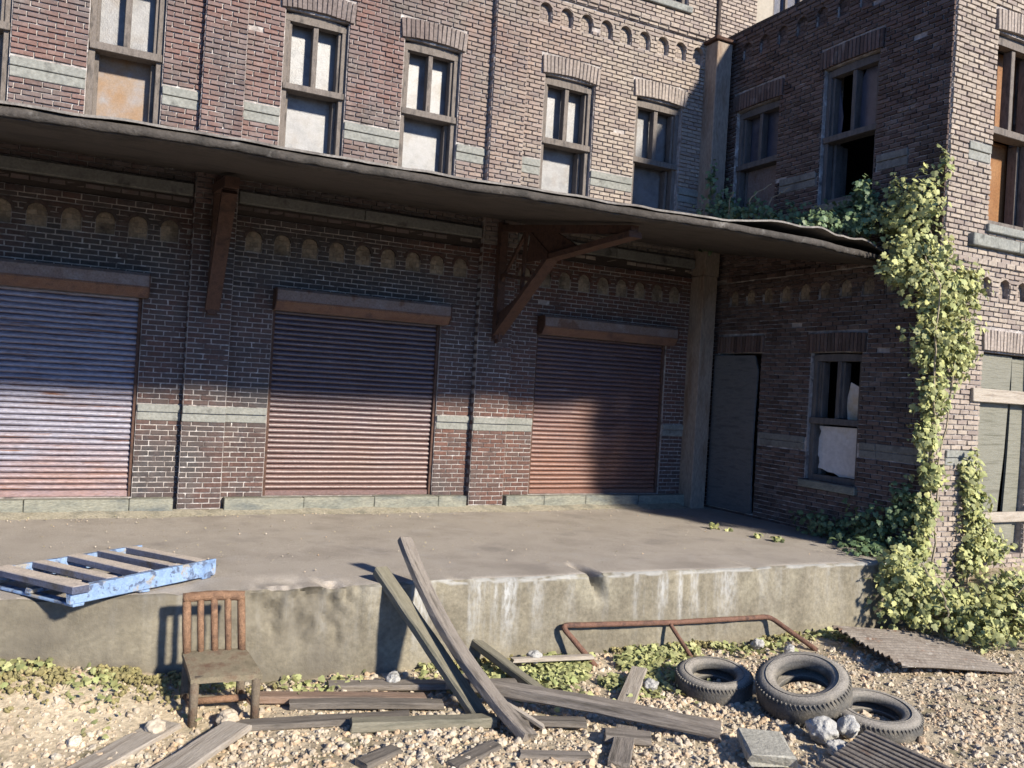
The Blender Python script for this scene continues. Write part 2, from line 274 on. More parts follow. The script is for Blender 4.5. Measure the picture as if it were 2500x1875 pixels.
def npmesh(name, V, F, material, parent=None, smooth=False, kind=None, org=(0, 0, 0)):
    V = np.asarray(V, np.float32)-np.asarray(org, np.float32); F = np.asarray(F, np.int32)
    me = bpy.data.meshes.new(name); n, k = F.shape
    me.vertices.add(len(V)); me.vertices.foreach_set('co', V.ravel())
    me.loops.add(n*k); me.loops.foreach_set('vertex_index', F.ravel())
    me.polygons.add(n); me.polygons.foreach_set('loop_start', np.arange(0, n*k, k, dtype=np.int32))
    me.polygons.foreach_set('loop_total', np.full(n, k, np.int32))
    me.polygons.foreach_set('use_smooth', np.full(n, smooth, bool))
    me.materials.append(material); me.update(calc_edges=True); me.validate()
    o = bpy.data.objects.new(name, me); COL.objects.link(o)
    if parent is not None: o.parent = parent
    else: o.location = org
    if kind: o['kind'] = kind
    return o
def scatter(BV, BF, A, T):                  # copies of a base mesh: A (n,3,3) matrices, T (n,3) offsets
    V = np.einsum('nij,vj->nvi', A, BV)+T[:, None, :]
    F = BF[None]+(np.arange(len(T))*len(BV))[:, None, None]
    return V.reshape(-1, 3), F.reshape(-1, BF.shape[1])
def inst(me, name, parent, loc, rot=(0, 0, 0), scale=(1, 1, 1)):
    o = bpy.data.objects.new(name, me); COL.objects.link(o); o.parent = parent
    o.location = loc; o.rotation_euler = rot; o.scale = scale; return o

# ------------------------------------------------------------------ ground
def sstep(a, b, x):
    t = min(1, max(0, (x-a)/(b-a))); return t*t*(3-2*t)
def gz(x, y):
    z = -.81
    z += .30*sstep(1.7, -.3, x)*sstep(-5.2, -4.15, y)
    z += .62*sstep(9.2, 11.0, x)*sstep(-7.0, -4.6, y)
    if -15 < y < 0 and -8 < x < 20:
        z += .045*mn.noise((x*1.1, y*1.1, 3.3))+.018*mn.noise((x*4.5, y*4.5, 1.1))
    return z
def axis(lo, hi, a, b, step):
    s = list(np.arange(a, b, step)); g = step; p = a; L = []
    while p > lo: g *= 1.45; p -= g; L.append(p)
    g = step; p = s[-1]
    while p < hi: g *= 1.45; p += g; s.append(p)
    return L[::-1]+s
gt = M['ground'].node_tree; gN = gt.nodes; gL = gt.links; gb = gN['Principled BSDF']
gp = gN.new('ShaderNodeNewGeometry'); gs = gN.new('ShaderNodeSeparateXYZ'); gL.new(gp.outputs['Position'], gs.inputs[0])
def gm(o, a, b):
    x = gN.new('ShaderNodeMapRange'); gL.new(o, x.inputs[0]); x.inputs[1].default_value = a; x.inputs[2].default_value = b; return x.outputs[0]
def gmax(a, b):
    x = gN.new('ShaderNodeMath'); x.operation = 'MAXIMUM'; gL.new(a, x.inputs[0]); gL.new(b, x.inputs[1]); return x.outputs[0]
gf = gmax(gmax(gm(gs.outputs[1], -9.3, -10.3), gm(gs.outputs[0], -2.6, -3.6)), gm(gs.outputs[0], 13, 14.5))
gx = gN.new('ShaderNodeMix'); gx.data_type = 'RGBA'; gL.new(gf, gx.inputs[0]); gL.new(gb.inputs['Base Color'].links[0].from_socket, gx.inputs[6]); gx.inputs[7].default_value = (.05, .048, .045, 1)
gL.new(gx.outputs[2], gb.inputs['Base Color'])   # unseen ground beyond the gravel strip, darkened to cut bounce light
xs = axis(-600, 600, -2.5, 13, .09); ys = axis(-600, 600, -8.4, -3.9, .075)
V = [(x, y, gz(x, y)) for y in ys for x in xs]; nx = len(xs)
F = [(j*nx+i, j*nx+i+1, (j+1)*nx+i+1, (j+1)*nx+i) for j in range(len(ys)-1) for i in range(nx-1)]
g = npmesh('ground', V, F, M['ground'], smooth=True, kind='structure'); g['label'] = 'dry sandy ground'

# ------------------------------------------------------------------ brickwork machinery
def f_main(d0=0.): return lambda u, v, d: Vector((u, -(d0+d), v))
WX = 9.65; WY = -4.42
def f_side(d0=0.): return lambda u, v, d: Vector((WX-d0-d, -u, v))
def f_front(d0=0.): return lambda u, v, d: Vector((u, WY-d0-d, v))
LB, HB = .198, .066
def rect_hole(a, b, v0, v1): return lambda vb, vt: ((a, a), (b, b)) if (vb+vt)/2 > v0 and (vb+vt)/2 < v1 else None
def arch_w(c, r, v0, vs, v):
    if v < v0 or v > vs+r: return 0.
    return r if v < vs else math.sqrt(max(0, r*r-(v-vs)**2))
def arch_hole(c, r, v0, vs):
    def h(vb, vt):
        if vt <= v0+.02 or vb >= vs+r-.004: return None
        a, b = arch_w(c, r, v0, vs, max(vb, v0+.001)), arch_w(c, r, v0, vs, vt)
        if a == 0 and b == 0: return None
        return ((c-a, c-b), (c+a, c+b))
    return h
BR = []                                     # (frame id, d0, quad uv, proud)
def bricks(frame, d0, u0, u1, v0, v1, holes=(), phase=0., proud=(.018, .03), out=None, dmg=.0):
    out = BR if out is None else out
    n = max(1, round((v1-v0)/HB)); h = (v1-v0)/n
    for i in range(n):
        vb, vt = v0+i*h, v0+(i+1)*h
        segs = [((u0, u0), (u1, u1))]
        for hl in holes:
            r = hl(vb, vt)
            if r is None: continue
            ns = []
            for a, b in segs:
                if r[1][0] <= a[0] or r[0][0] >= b[0]: ns.append((a, b)); continue
                if r[0][0]-a[0] > .02: ns.append((a, r[0]))
                if b[0]-r[1][0] > .02: ns.append((r[1], b))
            segs = ns
        off = phase+(i % 2)*LB/2+random.uniform(-.018, .018)
        for a, b in segs:
            k = math.floor((a[0]-off)/LB)+1; cuts = []
            while off+k*LB < b[0]-.05:
                c = off+k*LB+random.uniform(-.008, .008)
                if c > a[0]+.05: cuts.append((c, c))
                k += 1
            pts = [a]+cuts+[b]
            for p, q in zip(pts[:-1], pts[1:]):
                if random.random() < dmg: continue
                g = .0068; pr = random.uniform(*proud)*(.45 if frame == 'main' and vt < 3.98 else 1)
                out.append((frame, d0, (p[0]+g, q[0]-g, q[1]-g, p[1]+g, vb+g, vt-g), pr))
FR = {'main': f_main(), 'side': f_side(), 'front': f_front()}
def brick_geo(f, q, d0, pr, back=-.03):
    ul, ur, ut, us, vb, vt = q; j = .003; R = random.uniform
    C = [(ul+R(-j, j), vb+R(-j, j)), (ur+R(-j, j), vb+R(-j, j)), (ut+R(-j, j), vt+R(-j, j)), (us+R(-j, j), vt+R(-j, j))]
    cu = sum(c[0] for c in C)/4; cv = (vb+vt)/2
    ch = R(.003, .006); tl = R(-.003, .003)
    ins = []
    for u, v in C:
        su = ch if u < cu else -ch
        if abs(ut-us) < .03 and abs(u-cu) < ch*1.3: su = (cu-u)*.5
        ins.append((u+su, v+(ch*.8 if v < cv else -ch*.8)))
    vs = [f(u, v, d0+back) for u, v in C]+[f(u, v, d0+pr*.6) for u, v in C]+[f(u, v, d0+pr+tl*(1 if i % 2 else -1)) for i, (u, v) in enumerate(ins)]
    fs = [(8, 9, 10, 11)]
    for a in range(4):
        b = (a+1) % 4; fs += [(a, b, 4+b, 4+a), (4+a, 4+b, 8+b, 8+a)]
    return vs, fs
def emit_bricks(lst, root, matf, skip, nsingle=300):
    org = ORG[root.name]; sc = []
    for i, (fr, d0, q, pr) in enumerate(lst):
        L = q[1]-q[0]; c = FR[fr]((q[0]+q[1])/2, (q[4]+q[5])/2, d0)
        if L < .17 or abs(q[3]-q[0]) > .012 or abs(q[2]-q[1]) > .012 or skip(fr, c): continue
        X = px(c)
        if 25 < X[0] < 2475 and 15 < X[1] < 1850:
            a = px(FR[fr](q[0], q[4], d0)); b = px(FR[fr](q[1], q[5], d0))
            sc.append((-abs((b[0]-a[0])*(b[1]-a[1])), i))
    single = {i for _, i in sorted(sc)[:nsingle]}
    V = {}; Fc = {}
    var = {}
    for i, (fr, d0, q, pr) in enumerate(lst):
        f = FR[fr]; material = matf(fr, (q[4]+q[5])/2)
        if i in single:
            L = round((q[1]-q[0])/.01)*.01; k = (fr, L, random.randrange(3), material.name)
            hv = (q[5]-q[4])/2
            if k not in var:
                z = f(0, 0, 0)
                bp_ = .011 if material is M['grimybrick'] else .024
                vs, fs = brick_geo(lambda u, v, d: f(u, v, d)-z, (-L/2, L/2, L/2, -L/2, -hv, hv), 0., bp_)
                me = bpy.data.meshes.new('brick'); me.from_pydata(vs, [], fs); me.materials.append(material); me.update(); var[k] = me
            c = f((q[0]+q[1])/2, (q[4]+q[5])/2, d0+pr-(.011 if material is M['grimybrick'] else .024))
            inst(var[k], 'brick', root, c-org)
        else:
            vs, fs = brick_geo(f, q, d0, pr); vl = V.setdefault(material.name, []); k = len(vl); vl += vs; Fc.setdefault(material.name, []).extend([tuple(x+k for x in t) for t in fs])
    for k, mt in sorted({m.name: m for m in M.values()}.items()):
        if k in V: npmesh('brickwork', np.array([tuple(v) for v in V[k]]), np.array(Fc[k]), mt, root, kind='stuff', org=org)
def panel(mb, f, d, u0, u1, v0, v1, holes, reveal=.5):
    us = sorted({u0, u1, *[h[0] for h in holes], *[h[1] for h in holes]}); vs = sorted({v0, v1, *[h[2] for h in holes], *[h[3] for h in holes]})
    us = [u for u in us if u0 <= u <= u1]; vs = [v for v in vs if v0 <= v <= v1]
    for a, b in zip(us[:-1], us[1:]):
        for c, e in zip(vs[:-1], vs[1:]):
            cu, cv = (a+b)/2, (c+e)/2
            if any(h[0] < cu < h[1] and h[2] < cv < h[3] for h in holes): continue
            mb.add([f(a, c, d), f(b, c, d), f(b, e, d), f(a, e, d)], [(0, 1, 2, 3)])
    for h in holes:
        a, b, c, e = h[:4]; dd = -(h[4] if len(h) > 4 else reveal)
        P = [(a, c), (b, c), (b, e), (a, e)]
        for i in range(4):
            p, q = P[i], P[(i+1) % 4]
            mb.add([f(*p, d), f(*q, d), f(*q, d+dd), f(*p, d+dd)], [(0, 3, 2, 1)])
def fbox(mb, f, u0, u1, v0, v1, d0, d1, c=.004, jit=0.):
    a, b = f(u0, v0, d0), f(u1, v1, d1)
    return mb.box(min(a.x, b.x), max(a.x, b.x), min(a.y, b.y), max(a.y, b.y), min(a.z, b.z), max(a.z, b.z), c, jit)
SOLD = {}
def lintel(root, f, fid, uc, w, v0, h=.27, rise=.05, d=.0):
    """soldier course over an opening: one brick at a time under a part of its own"""
    org = ORG[root.name]
    mb = MB(); fbox(mb, f, uc-w/2+.01, uc+w/2-.01, v0+rise+.01, v0+h, -.03, d+.012, .003)
    p = mb.build('lintel', M['mortar'], root)
    n = max(6, round(w/.067)); bw = w/n
    for i in range(n):
        t = (i+.5)/n*2-1; cu = uc+t*w/2; cv = v0+h/2+rise*(1-t*t)*.8
        k = (fid, round(bw, 3), h, random.randrange(3))
        if k not in SOLD:
            z = f(0, 0, 0); vs, fs = brick_geo(lambda u, v, dd: f(u, v, dd)-z, (-bw/2+.006, bw/2-.006, bw/2-.006, -bw/2+.006, -h/2, h/2), 0., .014)
            me = bpy.data.meshes.new('soldier_brick'); me.from_pydata(vs, [], fs); me.materials.append(M['annexshadebrick'] if fid == 'side' else M['soldier']); me.update(); SOLD[k] = me
        o = inst(SOLD[k], 'soldier_brick', p, f(cu, cv, d+.022+random.uniform(-.004, .004))-org)
        if fid != 'side': o.rotation_euler = (0, t*.09, 0)
def niche(root, f, c, r, v0, vs, depth=.075, material=None, ring=None):
    org = ORG[root.name]; mb = MB(); m = material or M['niche']
    arc = [(c-r*1.02, v0-.01), (c+r*1.02, v0-.01)]+[(c+r*1.02*math.cos(t), vs+r*1.02*math.sin(t)) for t in np.linspace(0, math.pi, 9)]
    mb.prism(arc, f, -depth-.012, -depth)
    H = .066; k = 0; v = v0
    while v < vs+r-.025:
        vt = min(v+H, vs+r); g = .004
        cut = [0.] if k % 2 == 0 else [-r*.45, r*.5]
        xs_ = [-9]+cut+[9]; hs = np.linspace(v+g, vt-g, 5)
        for a, b in zip(xs_[:-1], xs_[1:]):
            Lp = [(max(c-arch_w(c, r, v0-1, vs, h)*.985, c+a+g), h) for h in hs]; Rp = [(min(c+arch_w(c, r, v0-1, vs, h)*.985, c+b-g), h) for h in hs]
            P = [(p, q) for p, q in zip(Lp, Rp) if q[0]-p[0] > .008]
            if len(P) < 2: continue
            mb.prism([p for p, q in P][::-1]+[q for p, q in P], f, -depth-.01, -depth+.009)
        v += H; k += 1
    o = mb.build('arched_niche', m, root)
    mb = MB(); ro = r+.034; n = 14
    th = np.linspace(0, math.pi, n+1)
    for a, b in zip(th[:-1], th[1:]):
        P = [(c+r*math.cos(a), vs+r*math.sin(a)), (c+ro*math.cos(a), vs+ro*math.sin(a)), (c+ro*math.cos(b), vs+ro*math.sin(b)), (c+r*math.cos(b), vs+r*math.sin(b))]
        mb.prism(P, f, -depth-.01, .019)
    mb.build('arch_ring', ring or M['soldier'], o)
    return o
def band(root, f, u0, u1, v0, v1, d=.02, m=None):
    vm = v0+(v1-v0)*.52
    for a, b, e in ((v0, vm-.006, 0), (vm+.004, v1, .014)):
        mb = MB(); fbox(mb, f, u0, u1, a, b, -.03, d+e, .006, .003); mb.build('band_stone', m or M['stone'], root)

# sash window: a part with frame, mullion, rail and panes below it
def window(root, f, uc, w, v0, v1, vr, kind='dusty', fm=None, dp=.06, pd=.34, rise=.05):
    fm = fm or M['frame']; u0, u1 = uc-w/2, uc+w/2; J = .075
    mb = MB(); fbox(mb, f, u0, u0+J, v0, v1, -dp-.12, -dp, .006, .003); fbox(mb, f, u1-J, u1, v0, v1, -dp-.12, -dp, .006, .003)
    n = 10; top = [(u0+(u1-u0)*i/n, v1+rise*(1-(2*i/n-1)**2)) for i in range(n+1)]
    mb.prism([(u0, v1-.085), (u1, v1-.085)]+top[::-1], f, -dp-.12, -dp+.004)
    fbox(mb, f, u0, u1, v0, v0+.09, -dp-.12, -dp-.01, .006)
    win = mb.build('window', fm, root)
    x0, x1 = u0+J, u1-J; S = .05
    def bar(nm, a, b, c, e, d0, d1, m=None, j=.004):
        q = MB(); fbox(q, f, a, b, c, e, d0, d1, .005, j); return q.build(nm, m or fm, win)
    bar('meeting_rail', u0+.012, u1-.012, vr-.045, vr+.045, -dp-.16, -dp+.045)
    bar('mullion', uc-.035, uc+.035, vr+.047, v1-.087, -dp-.15, -dp-.02)
    # sash stiles
    for a, b in ((x0, x0+S*.8), (x1-S*.8, x1)): bar('stile', a, b, vr+.047, v1-.087, -dp-.17, -dp-.04)
    for a, b in ((x0, x0+S), (x1-S, x1)): bar('stile', a, b, v0+.09, vr-.047, -dp-.26, -dp-.122)
    def pane(a, b, c, e, d, m, poly=None):
        q = MB(); q.prism(poly or [(a, c), (b, c), (b, e), (a, e)], f, d-.012, d); return q.build('pane', m, win)
    k = kind
    if k in ('dusty', 'rusty', 'orange'):
        up = M['paneorange'] if k == 'orange' else M['pane']; lo = {'rusty': M['panerust'], 'orange': M['paneorange'], 'dusty': M['pane']}[k]
        pane(x0, uc, vr, v1-.05, -pd+.06, up); pane(uc, x1, vr, v1-.05, -pd+.06, up); pane(x0, x1, v0+.05, vr, -pd, lo)
    elif k == 'boarded':
        pane(x0, uc, vr, v1-.05, -pd+.1, M['panedark']); pane(uc, x1, vr, v1-.05, -pd+.1, M['panedark']); pane(x0, x1, v0+.05, vr, -.2, M['housing'])
    elif k == 'broken':
        pane(0, 0, 0, 0, -.2, M['panedark'], [(x0, vr), (x0+.1, vr), (x0+.13, vr+.35), (x0+.06, v1-.3), (x0+.04, v1-.1), (x0, v1-.1)])
        pane(0, 0, 0, 0, -.2, M['panedark'], [(uc, vr), (x1, vr), (x1, v1-.08), (uc+.1, v1-.08), (uc+.02, v1-.22)])
        bar('jamb_lining', x0, x0+.03, v0+.09, vr-.05, -.45, -.19)
    elif k == 'sheet':
        pane(0, 0, 0, 0, -.2, M['paper'], [(uc+.1, vr), (x1, vr), (x1, vr+.48), (x1-.08, vr+.5), (uc+.12, vr+.58), (uc+.06, vr+.3)])
        P = []
        for t in np.linspace(0, 1, 9): P.append((x0-.02+.05*math.sin(t*9)+random.uniform(-.015, .02), vr-.08-t*.62))
        for t in np.linspace(0, 1, 7): P.append((x0+.1+t*(x1-x0-.12)+random.uniform(-.02, .02), v0+.16-.1*t+random.uniform(-.03, .02)))
        P += [(x1+.01, v0+.35), (x1-.01, vr-.2), (x1+.01, vr-.07)]
        pane(0, 0, 0, 0, -.17, M['paper'], P[::-1])
        for a, b in ((x0, x0+.07), (uc-.05, uc+.07), (x1-.05, x1)): bar('shutter_board', a, b, vr+.05, v1-.1, -.24, -.12, M['darkframe'])
    # sill
    q = MB(); fbox(q, f, u0-.06, u1+.06, v0-.11, v0-.002, -.2, .075, .01, .005); q.build('window_sill', M['stone'] if fm is M['frame'] else M['plinth'], root)
    return win

# ------------------------------------------------------------------ warehouse
WH = thing('warehouse', (3.7, 0, 0), 'long brick warehouse wall with three rusty roller shutters and a row of sash windows above', 'warehouse')
fm_ = FR['main']; TOP = 9.75
WIN = [(-1.36, .86, 'dusty'), (.30, .84, 'rusty'), (2.62, .86, 'dusty'), (4.30, .87, 'dusty'), (6.61, .90, 'dusty'), (8.34, .92, 'dusty')]
WV0, WV1, WVR = 4.52, 6.68, 5.71
SHU = [(-1.80, .65), (2.25, 4.67), (6.28, 8.77)]
holes = [(c-w/2, c+w/2, WV0, WV1+.045, .5) for c, w, k in WIN]+[(a, b, .2, 2.80, .35) for a, b in SHU]
UPW = [(6.61, .90), (8.34, .92)]
holes += [(c-w/2, c+w/2, 8.42, TOP+.2, .5) for c, w in UPW]
NR = .106; NICH_LO = []
for bay in (np.arange(-1.66, 1.05, .368), np.arange(1.95, 5.1, .372), np.arange(6.0, 9.1, .36)): NICH_LO += list(bay)
NICH_HI = list(np.arange(6.1, 9.2, .372))
holes += [(c-NR, c+NR, 3.43, 3.60+NR, .09) for c in NICH_LO]+[(c-NR, c+NR, 7.52, 7.70+NR, .09) for c in NICH_HI]
mb = MB(); panel(mb, fm_, 0, -5, 10.32, -1.2, TOP+.2, holes)
mb.box(-5, -4.99, 0, 6, -1, TOP+.2, 0); mb.box(-5, 10.3, 6, 6.02, -1, TOP+.2, 0); mb.box(-5, 10.3, .0, 6, TOP+.2, TOP+.25, 0)
mb.box(10.31, 10.32, 0, 6, -1, TOP+.2, 0)
mb.build('wall', M['mortar'], WH)
mb = MB()
for z in (0.15, 3.4, 8.1): mb.box(-4.9, 10.2, .52, 5.9, z, z+.04, 0)
mb.box(-4.9, 10.2, .75, .78, .2, TOP, 0); mb.build('interior', M['void'], WH)
wh = [rect_hole(c-w/2-.004, c+w/2+.004, WV0, WV1+.03) for c, w, k in WIN]+[rect_hole(a, b, .2, 2.80) for a, b in SHU]
wh += [rect_hole(c-w/2-.08, c+w/2+.08, WV1+.03, WV1+.36) for c, w, k in WIN]+[rect_hole(c-w/2, c+w/2, 8.42, 12) for c, w in UPW]
wh += [arch_hole(c, NR, 3.43, 3.60) for c in NICH_LO]+[arch_hole(c, NR, 7.52, 7.70) for c in NICH_HI]
PIL = [(-2.84, -2.32), (1.18, 1.70), (5.22, 5.78)]
wh += [rect_hole(a, b, -2, 12) for a, b in PIL]
wh += [rect_hole(-9, 12, 1.17, 1.37), rect_hole(-9, 12, 5.14, 5.37), rect_hole(-9, 12, 4.03, 4.19), rect_hole(-9, 12, 3.80, 3.88), rect_hole(5.78, 9.4, 7.93, 8.05)]
wh += [rect_hole(a, b, -2, .19) for a, b in ((-2.3, 1.15), (1.72, 5.2), (5.8, 9.5))]
bricks('main', 0, -5, 10.32, .19, TOP, wh, phase=.03, dmg=.002)
# proud brick courses
for v0, v1, a, b, dd in ((3.80, 3.88, -5, 9.4, .035), (7.93, 7.985, 5.78, 9.4, .03), (7.985, 8.05, 5.78, 9.4, .055)):
    bricks('main', dd, a, b, v0, v1, [rect_hole(p, q, -2, 12) for p, q in PIL], phase=.1)
    mb = MB(); mb.box(a, b, -dd, .05, v0, v1, .0); mb.build('string_course', M['mortar'], WH)
# pilasters
PD = .12
for a, b in PIL:
    mb = MB(); mb.box(a, b, -PD, .03, -.02, TOP+.2, 0); mb.build('pilaster', M['mortar'], WH)
    bricks('main', PD, a, b, .0, TOP, [rect_hole(-9, 12, 1.17, 1.37)], phase=a)
    # side bricks
    for s, u in ((-1, a), (1, b)):
        for i in range(int(TOP/HB)):
            z = i*HB
            if i % 2: BR.append(('main', PD-.11, ((u-.012, u+.02, u+.02, u-.012) if s < 0 else (u-.02, u+.012, u+.012, u-.02))+(z+.006, z+HB-.006), .105))
    band(WH, f_main(PD), a-.004, b+.004, 1.17, 1.37, .018)
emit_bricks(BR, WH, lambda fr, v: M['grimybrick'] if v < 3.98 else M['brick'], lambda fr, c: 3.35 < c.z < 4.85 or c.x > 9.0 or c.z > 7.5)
# bands between openings
for a, b in ((-.92, -.13), (.73, 1.17), (1.71, 2.18), (3.06, 3.86), (4.74, 5.21), (5.79, 6.15), (7.07, 7.87), (8.81, 9.3)): band(WH, fm_, a, b, 5.14, 5.37)
for a, b in ((.66, 1.17), (1.71, 2.24), (4.68, 5.21), (5.79, 6.27), (8.78, 9.3)): band(WH, fm_, a, b, 1.17, 1.37)
for c, w, k in WIN:
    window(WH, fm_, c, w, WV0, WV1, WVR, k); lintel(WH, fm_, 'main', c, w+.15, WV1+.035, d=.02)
for c, w in UPW: window(WH, fm_, c, w, 8.42, 10.2, 9.3, 'dusty')
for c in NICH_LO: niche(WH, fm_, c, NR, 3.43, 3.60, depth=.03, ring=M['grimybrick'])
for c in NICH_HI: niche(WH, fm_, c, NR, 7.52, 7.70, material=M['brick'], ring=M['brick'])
# stone ledge and dark timber under the canopy
for a, b in ((-5, -2.86), (-2.3, 1.16), (1.72, 3.4), (3.41, 5.2), (5.8, 7.6), (7.61, 9.2)):
    mb = MB(); mb.box(a, b, -.11, .02, 4.035, 4.185, .01, .003); mb.build('ledge_stone', M['darkstone'], WH)
mb = MB(); mb.box(-5, 9.2, -.02, .03, 3.885, 4.03, .004); mb.build('dark_beam', M['timber'], WH)
# plinth stones
for a, b in ((-2.31, 1.13), (1.74, 5.18), (5.83, 9.3)):
    u = a
    while u < b-.05:
        w = min(random.uniform(.55, 1.15), b-u)
        if b-u-w < .3: w = b-u
        mb = MB(); mb.box(u+.004, u+w-.004, -.17+random.uniform(-.012, .012), .05, -.02, .195+random.uniform(-.004, .002), .007, .004); mb.build('plinth_stone', M['plinth'], WH); u += w
# roller shutters
SM = [M['shutterpale'], M['shutterbrown'], M['shutterorange']]
for (a, b), sm in zip(SHU, SM):
    mb = MB()
    for u in (a+.001, b-.041): mb.box(u, u+.04, .03, .15, .2, 2.72, .004)
    mb.box(a, b, .2, .215, .2, 2.8, 0)
    sh = mb.build('roller_shutter', M['darkrust'], WH)
    sh['label'] = {0: 'pale worn shutter streaked with rust', 1: 'brown rusty shutter between the two pilasters', 2: 'orange rusty shutter beside the corner post'}[SM.index(sm)]
    n = 36; h = (2.72-.21)/n; prof = [(-.04, .006), (.05, -.026), (.30, -.038), (.60, -.034), (.86, -.018), (1.0, .006)]
    nx_ = 14; L = b-a-.05; MES = []
    for vv in range(4):
        me = bpy.data.meshes.new('slat'); vs = []; fs = []
        for i in range(nx_+1):
            for t, d in prof: vs.append((-L/2+L*i/nx_, d+.007*mn.noise((i*.45, t*1.2, a+vv*7))+.003*mn.noise((i*1.9, t*2, a+vv)), t*h+.004*mn.noise((i*.4, 1, a+vv*3))))
        for i in range(nx_):
            for j in range(5): fs.append((i*6+j, (i+1)*6+j, (i+1)*6+j+1, i*6+j+1))
        me.from_pydata(vs, [], fs); me.polygons.foreach_set('use_smooth', [True]*len(me.polygons)); me.materials.append(sm); me.update(); MES.append(me)
    for i in range(n):
        inst(MES[random.randrange(4)], 'slat', sh, Vector(((a+b)/2+random.uniform(-.004, .004), .105+random.uniform(-.004, .004), .21+i*h))-ORG[WH.name], (random.uniform(-.05, .05), random.uniform(-.0018, .0018), 0))
    mb = MB(); mb.box(a+.03, b-.03, .055, .11, .2, .27, .006); mb.build('bottom_bar', sm, sh)
    # housing box with a canted rusty lower face
    P = [(.02, 2.97), (-.20, 2.985), (-.235, 2.95), (-.235, 2.80), (-.15, 2.69), (.02, 2.69)]
    A, B = a-.0, b+.05
    mb = MB(); n_ = len(P)
    vs = [(A, y, z) for y, z in P]+[(B, y, z) for y, z in P]
    mb.add(vs, [(0, 6, 7, 1), (1, 7, 8, 2), (2, 8, 9, 3), (4, 10, 11, 5)]); hs = mb.build('shutter_housing', M['housing'], sh)
    mb = MB(); mb.add([(A, y, z-.001) for y, z in P[3:5]]+[(B, y, z-.001) for y, z in P[3:5]], [(0, 2, 3, 1)]); mb.add([(A+.002, P[3][0]-.004, P[3][1]+.02), (B-.002, P[3][0]-.004, P[3][1]+.02), (B-.002, P[3][0]-.004, P[3][1]), (A+.002, P[3][0]-.004, P[3][1])], [(0, 3, 2, 1)]); mb.build('rusty_lip', M['housingrust'], sh)
    for u in (A-.012, B):
        mb = MB(); mb.prism([(y*1.06, z) for y, z in P], lambda y, z, d, u=u: Vector((u+d, y, z)), 0, .012); mb.build('end_plate', M['darkrust'], sh)
# corner post with cap
mb = MB(); mb.box(9.2, 9.5, -.34, .0-.005, -.02, 3.9, .008, .006); mb.box(9.22, 9.53, -.34, -.005, 3.9, 7.86, .008, .006)
pp = mb.build('corner_post', M['post'], WH)
mb = MB(); mb.box(9.16, 9.58, -.39, 0, 7.86, 7.92, .01, .01); mb.build('post_cap', M['darkrust'], pp)
mb = MB(); mb.tube([(9.44, -.05, 7.95), (9.44, -.05, TOP)], .035, 8); mb.build('downpipe', M['timber'], WH)

# ------------------------------------------------------------------ loading platform
def edge_y(x): return -4.1-.044*max(-2, x)+.02*mn.noise((x*1.3, 0, 7))+.012*mn.noise((x*6, 2, 7))
CH = [(4.78, .10, .26), (.9, .2, .05), (-.1, .25, .05), (6.9, .15, .025), (3.3, .12, .02)]
XS = np.linspace(-5, 9.64, 760); prof = []
for t in np.linspace(0, 1, 34): prof.append(('t', t))
for t in np.linspace(0, 1, 34): prof.append(('f', t))
V = []; np_ = len(prof)
for x in XS:
    e = edge_y(x)
    for k, t in prof:
        if k == 't':
            y = .02+(e+.03-.02)*t**.75; z = .004*mn.noise((x*2, y*2, 0))+.012*mn.noise((x*.6, y*.6, 4)); w = max(0, (t-.85)/.15)
        else:
            y = e+.0*t; z = -.02-t*1.05; w = 1-min(1, t*1.6)
            y += .02*mn.noise((x*1.7, z*1.7, 9))+.010*mn.noise((x*7, z*7, 2))+.005*mn.noise((x*17, z*17, 2))-.02*t
        br_ = sstep(1.15, 1.6, x)*sstep(2.55, 2.15, x)   # the crumbled stretch of the edge
        if br_ > 0 and w > 0:
            q = br_*w*max(0, .35+1.1*mn.noise((x*4.2, z*4.2+(y if k == 't' else 0)*4, 3))+.55*mn.noise((x*11, z*11+(y if k == 't' else 0)*9, 8)))
            y += .13*q; z -= .05*q if k == 'f' else .07*q
        for cx, cr, cdp in CH:
            q = max(0, 1-abs(x-cx+.35*z)/cr); wc = w if k == 't' else max(0, 1-t*3.6)
            if q > 0 and wc > 0:
                q = q*q*(3-2*q)*(1+.5*mn.noise((x*9, z*9, 5))); y += cdp*q*wc*.8; z -= cdp*q*wc*(.8 if k == 't' else .25)
        V.append((x, y, z))
F = []; MI = []
for i in range(len(XS)-1):
    for j in range(np_-1):
        F.append((i*np_+j, i*np_+j+1, (i+1)*np_+j+1, (i+1)*np_+j)); MI.append(0 if j < 33 else 1)
plat = npmesh('loading_platform', V, F, M['slabtop'], smooth=True)
plat.data.set_sharp_from_angle(angle=.75); plat.data.materials.append(M['slabface']); plat.data.polygons.foreach_set('material_index', MI)
tag(plat, 'stained concrete loading platform with a chipped front edge below the shutters', 'loading dock')

mb = MB(); xs_ = np.linspace(-5, 9.1, 240)
for x in xs_:
    w = .22+.05*mn.noise((x*1.6, 3, 3))+.03*mn.noise((x*6, 1, 3)); h = .05+.02*mn.noise((x*2.3, 7, 3))
    mb.v += [(x, -.13, h+.01), (x, -.17, h), (x, -.17-w*.45, h*.45), (x, -.17-w, -.012)]
for i in range(239):
    for j in range(3): mb.f.append((i*4+j, i*4+j+1, (i+1)*4+j+1, (i+1)*4+j))
mb.mi = [0]*len(mb.f); mb.build('mortar_fillet', mat('sandy_mortar', [(.20, .18, .135), (.29, .26, .20), (.16, .15, .12)], 3, bump=.9, bscale=35, fine=.3), plat, smooth=True)

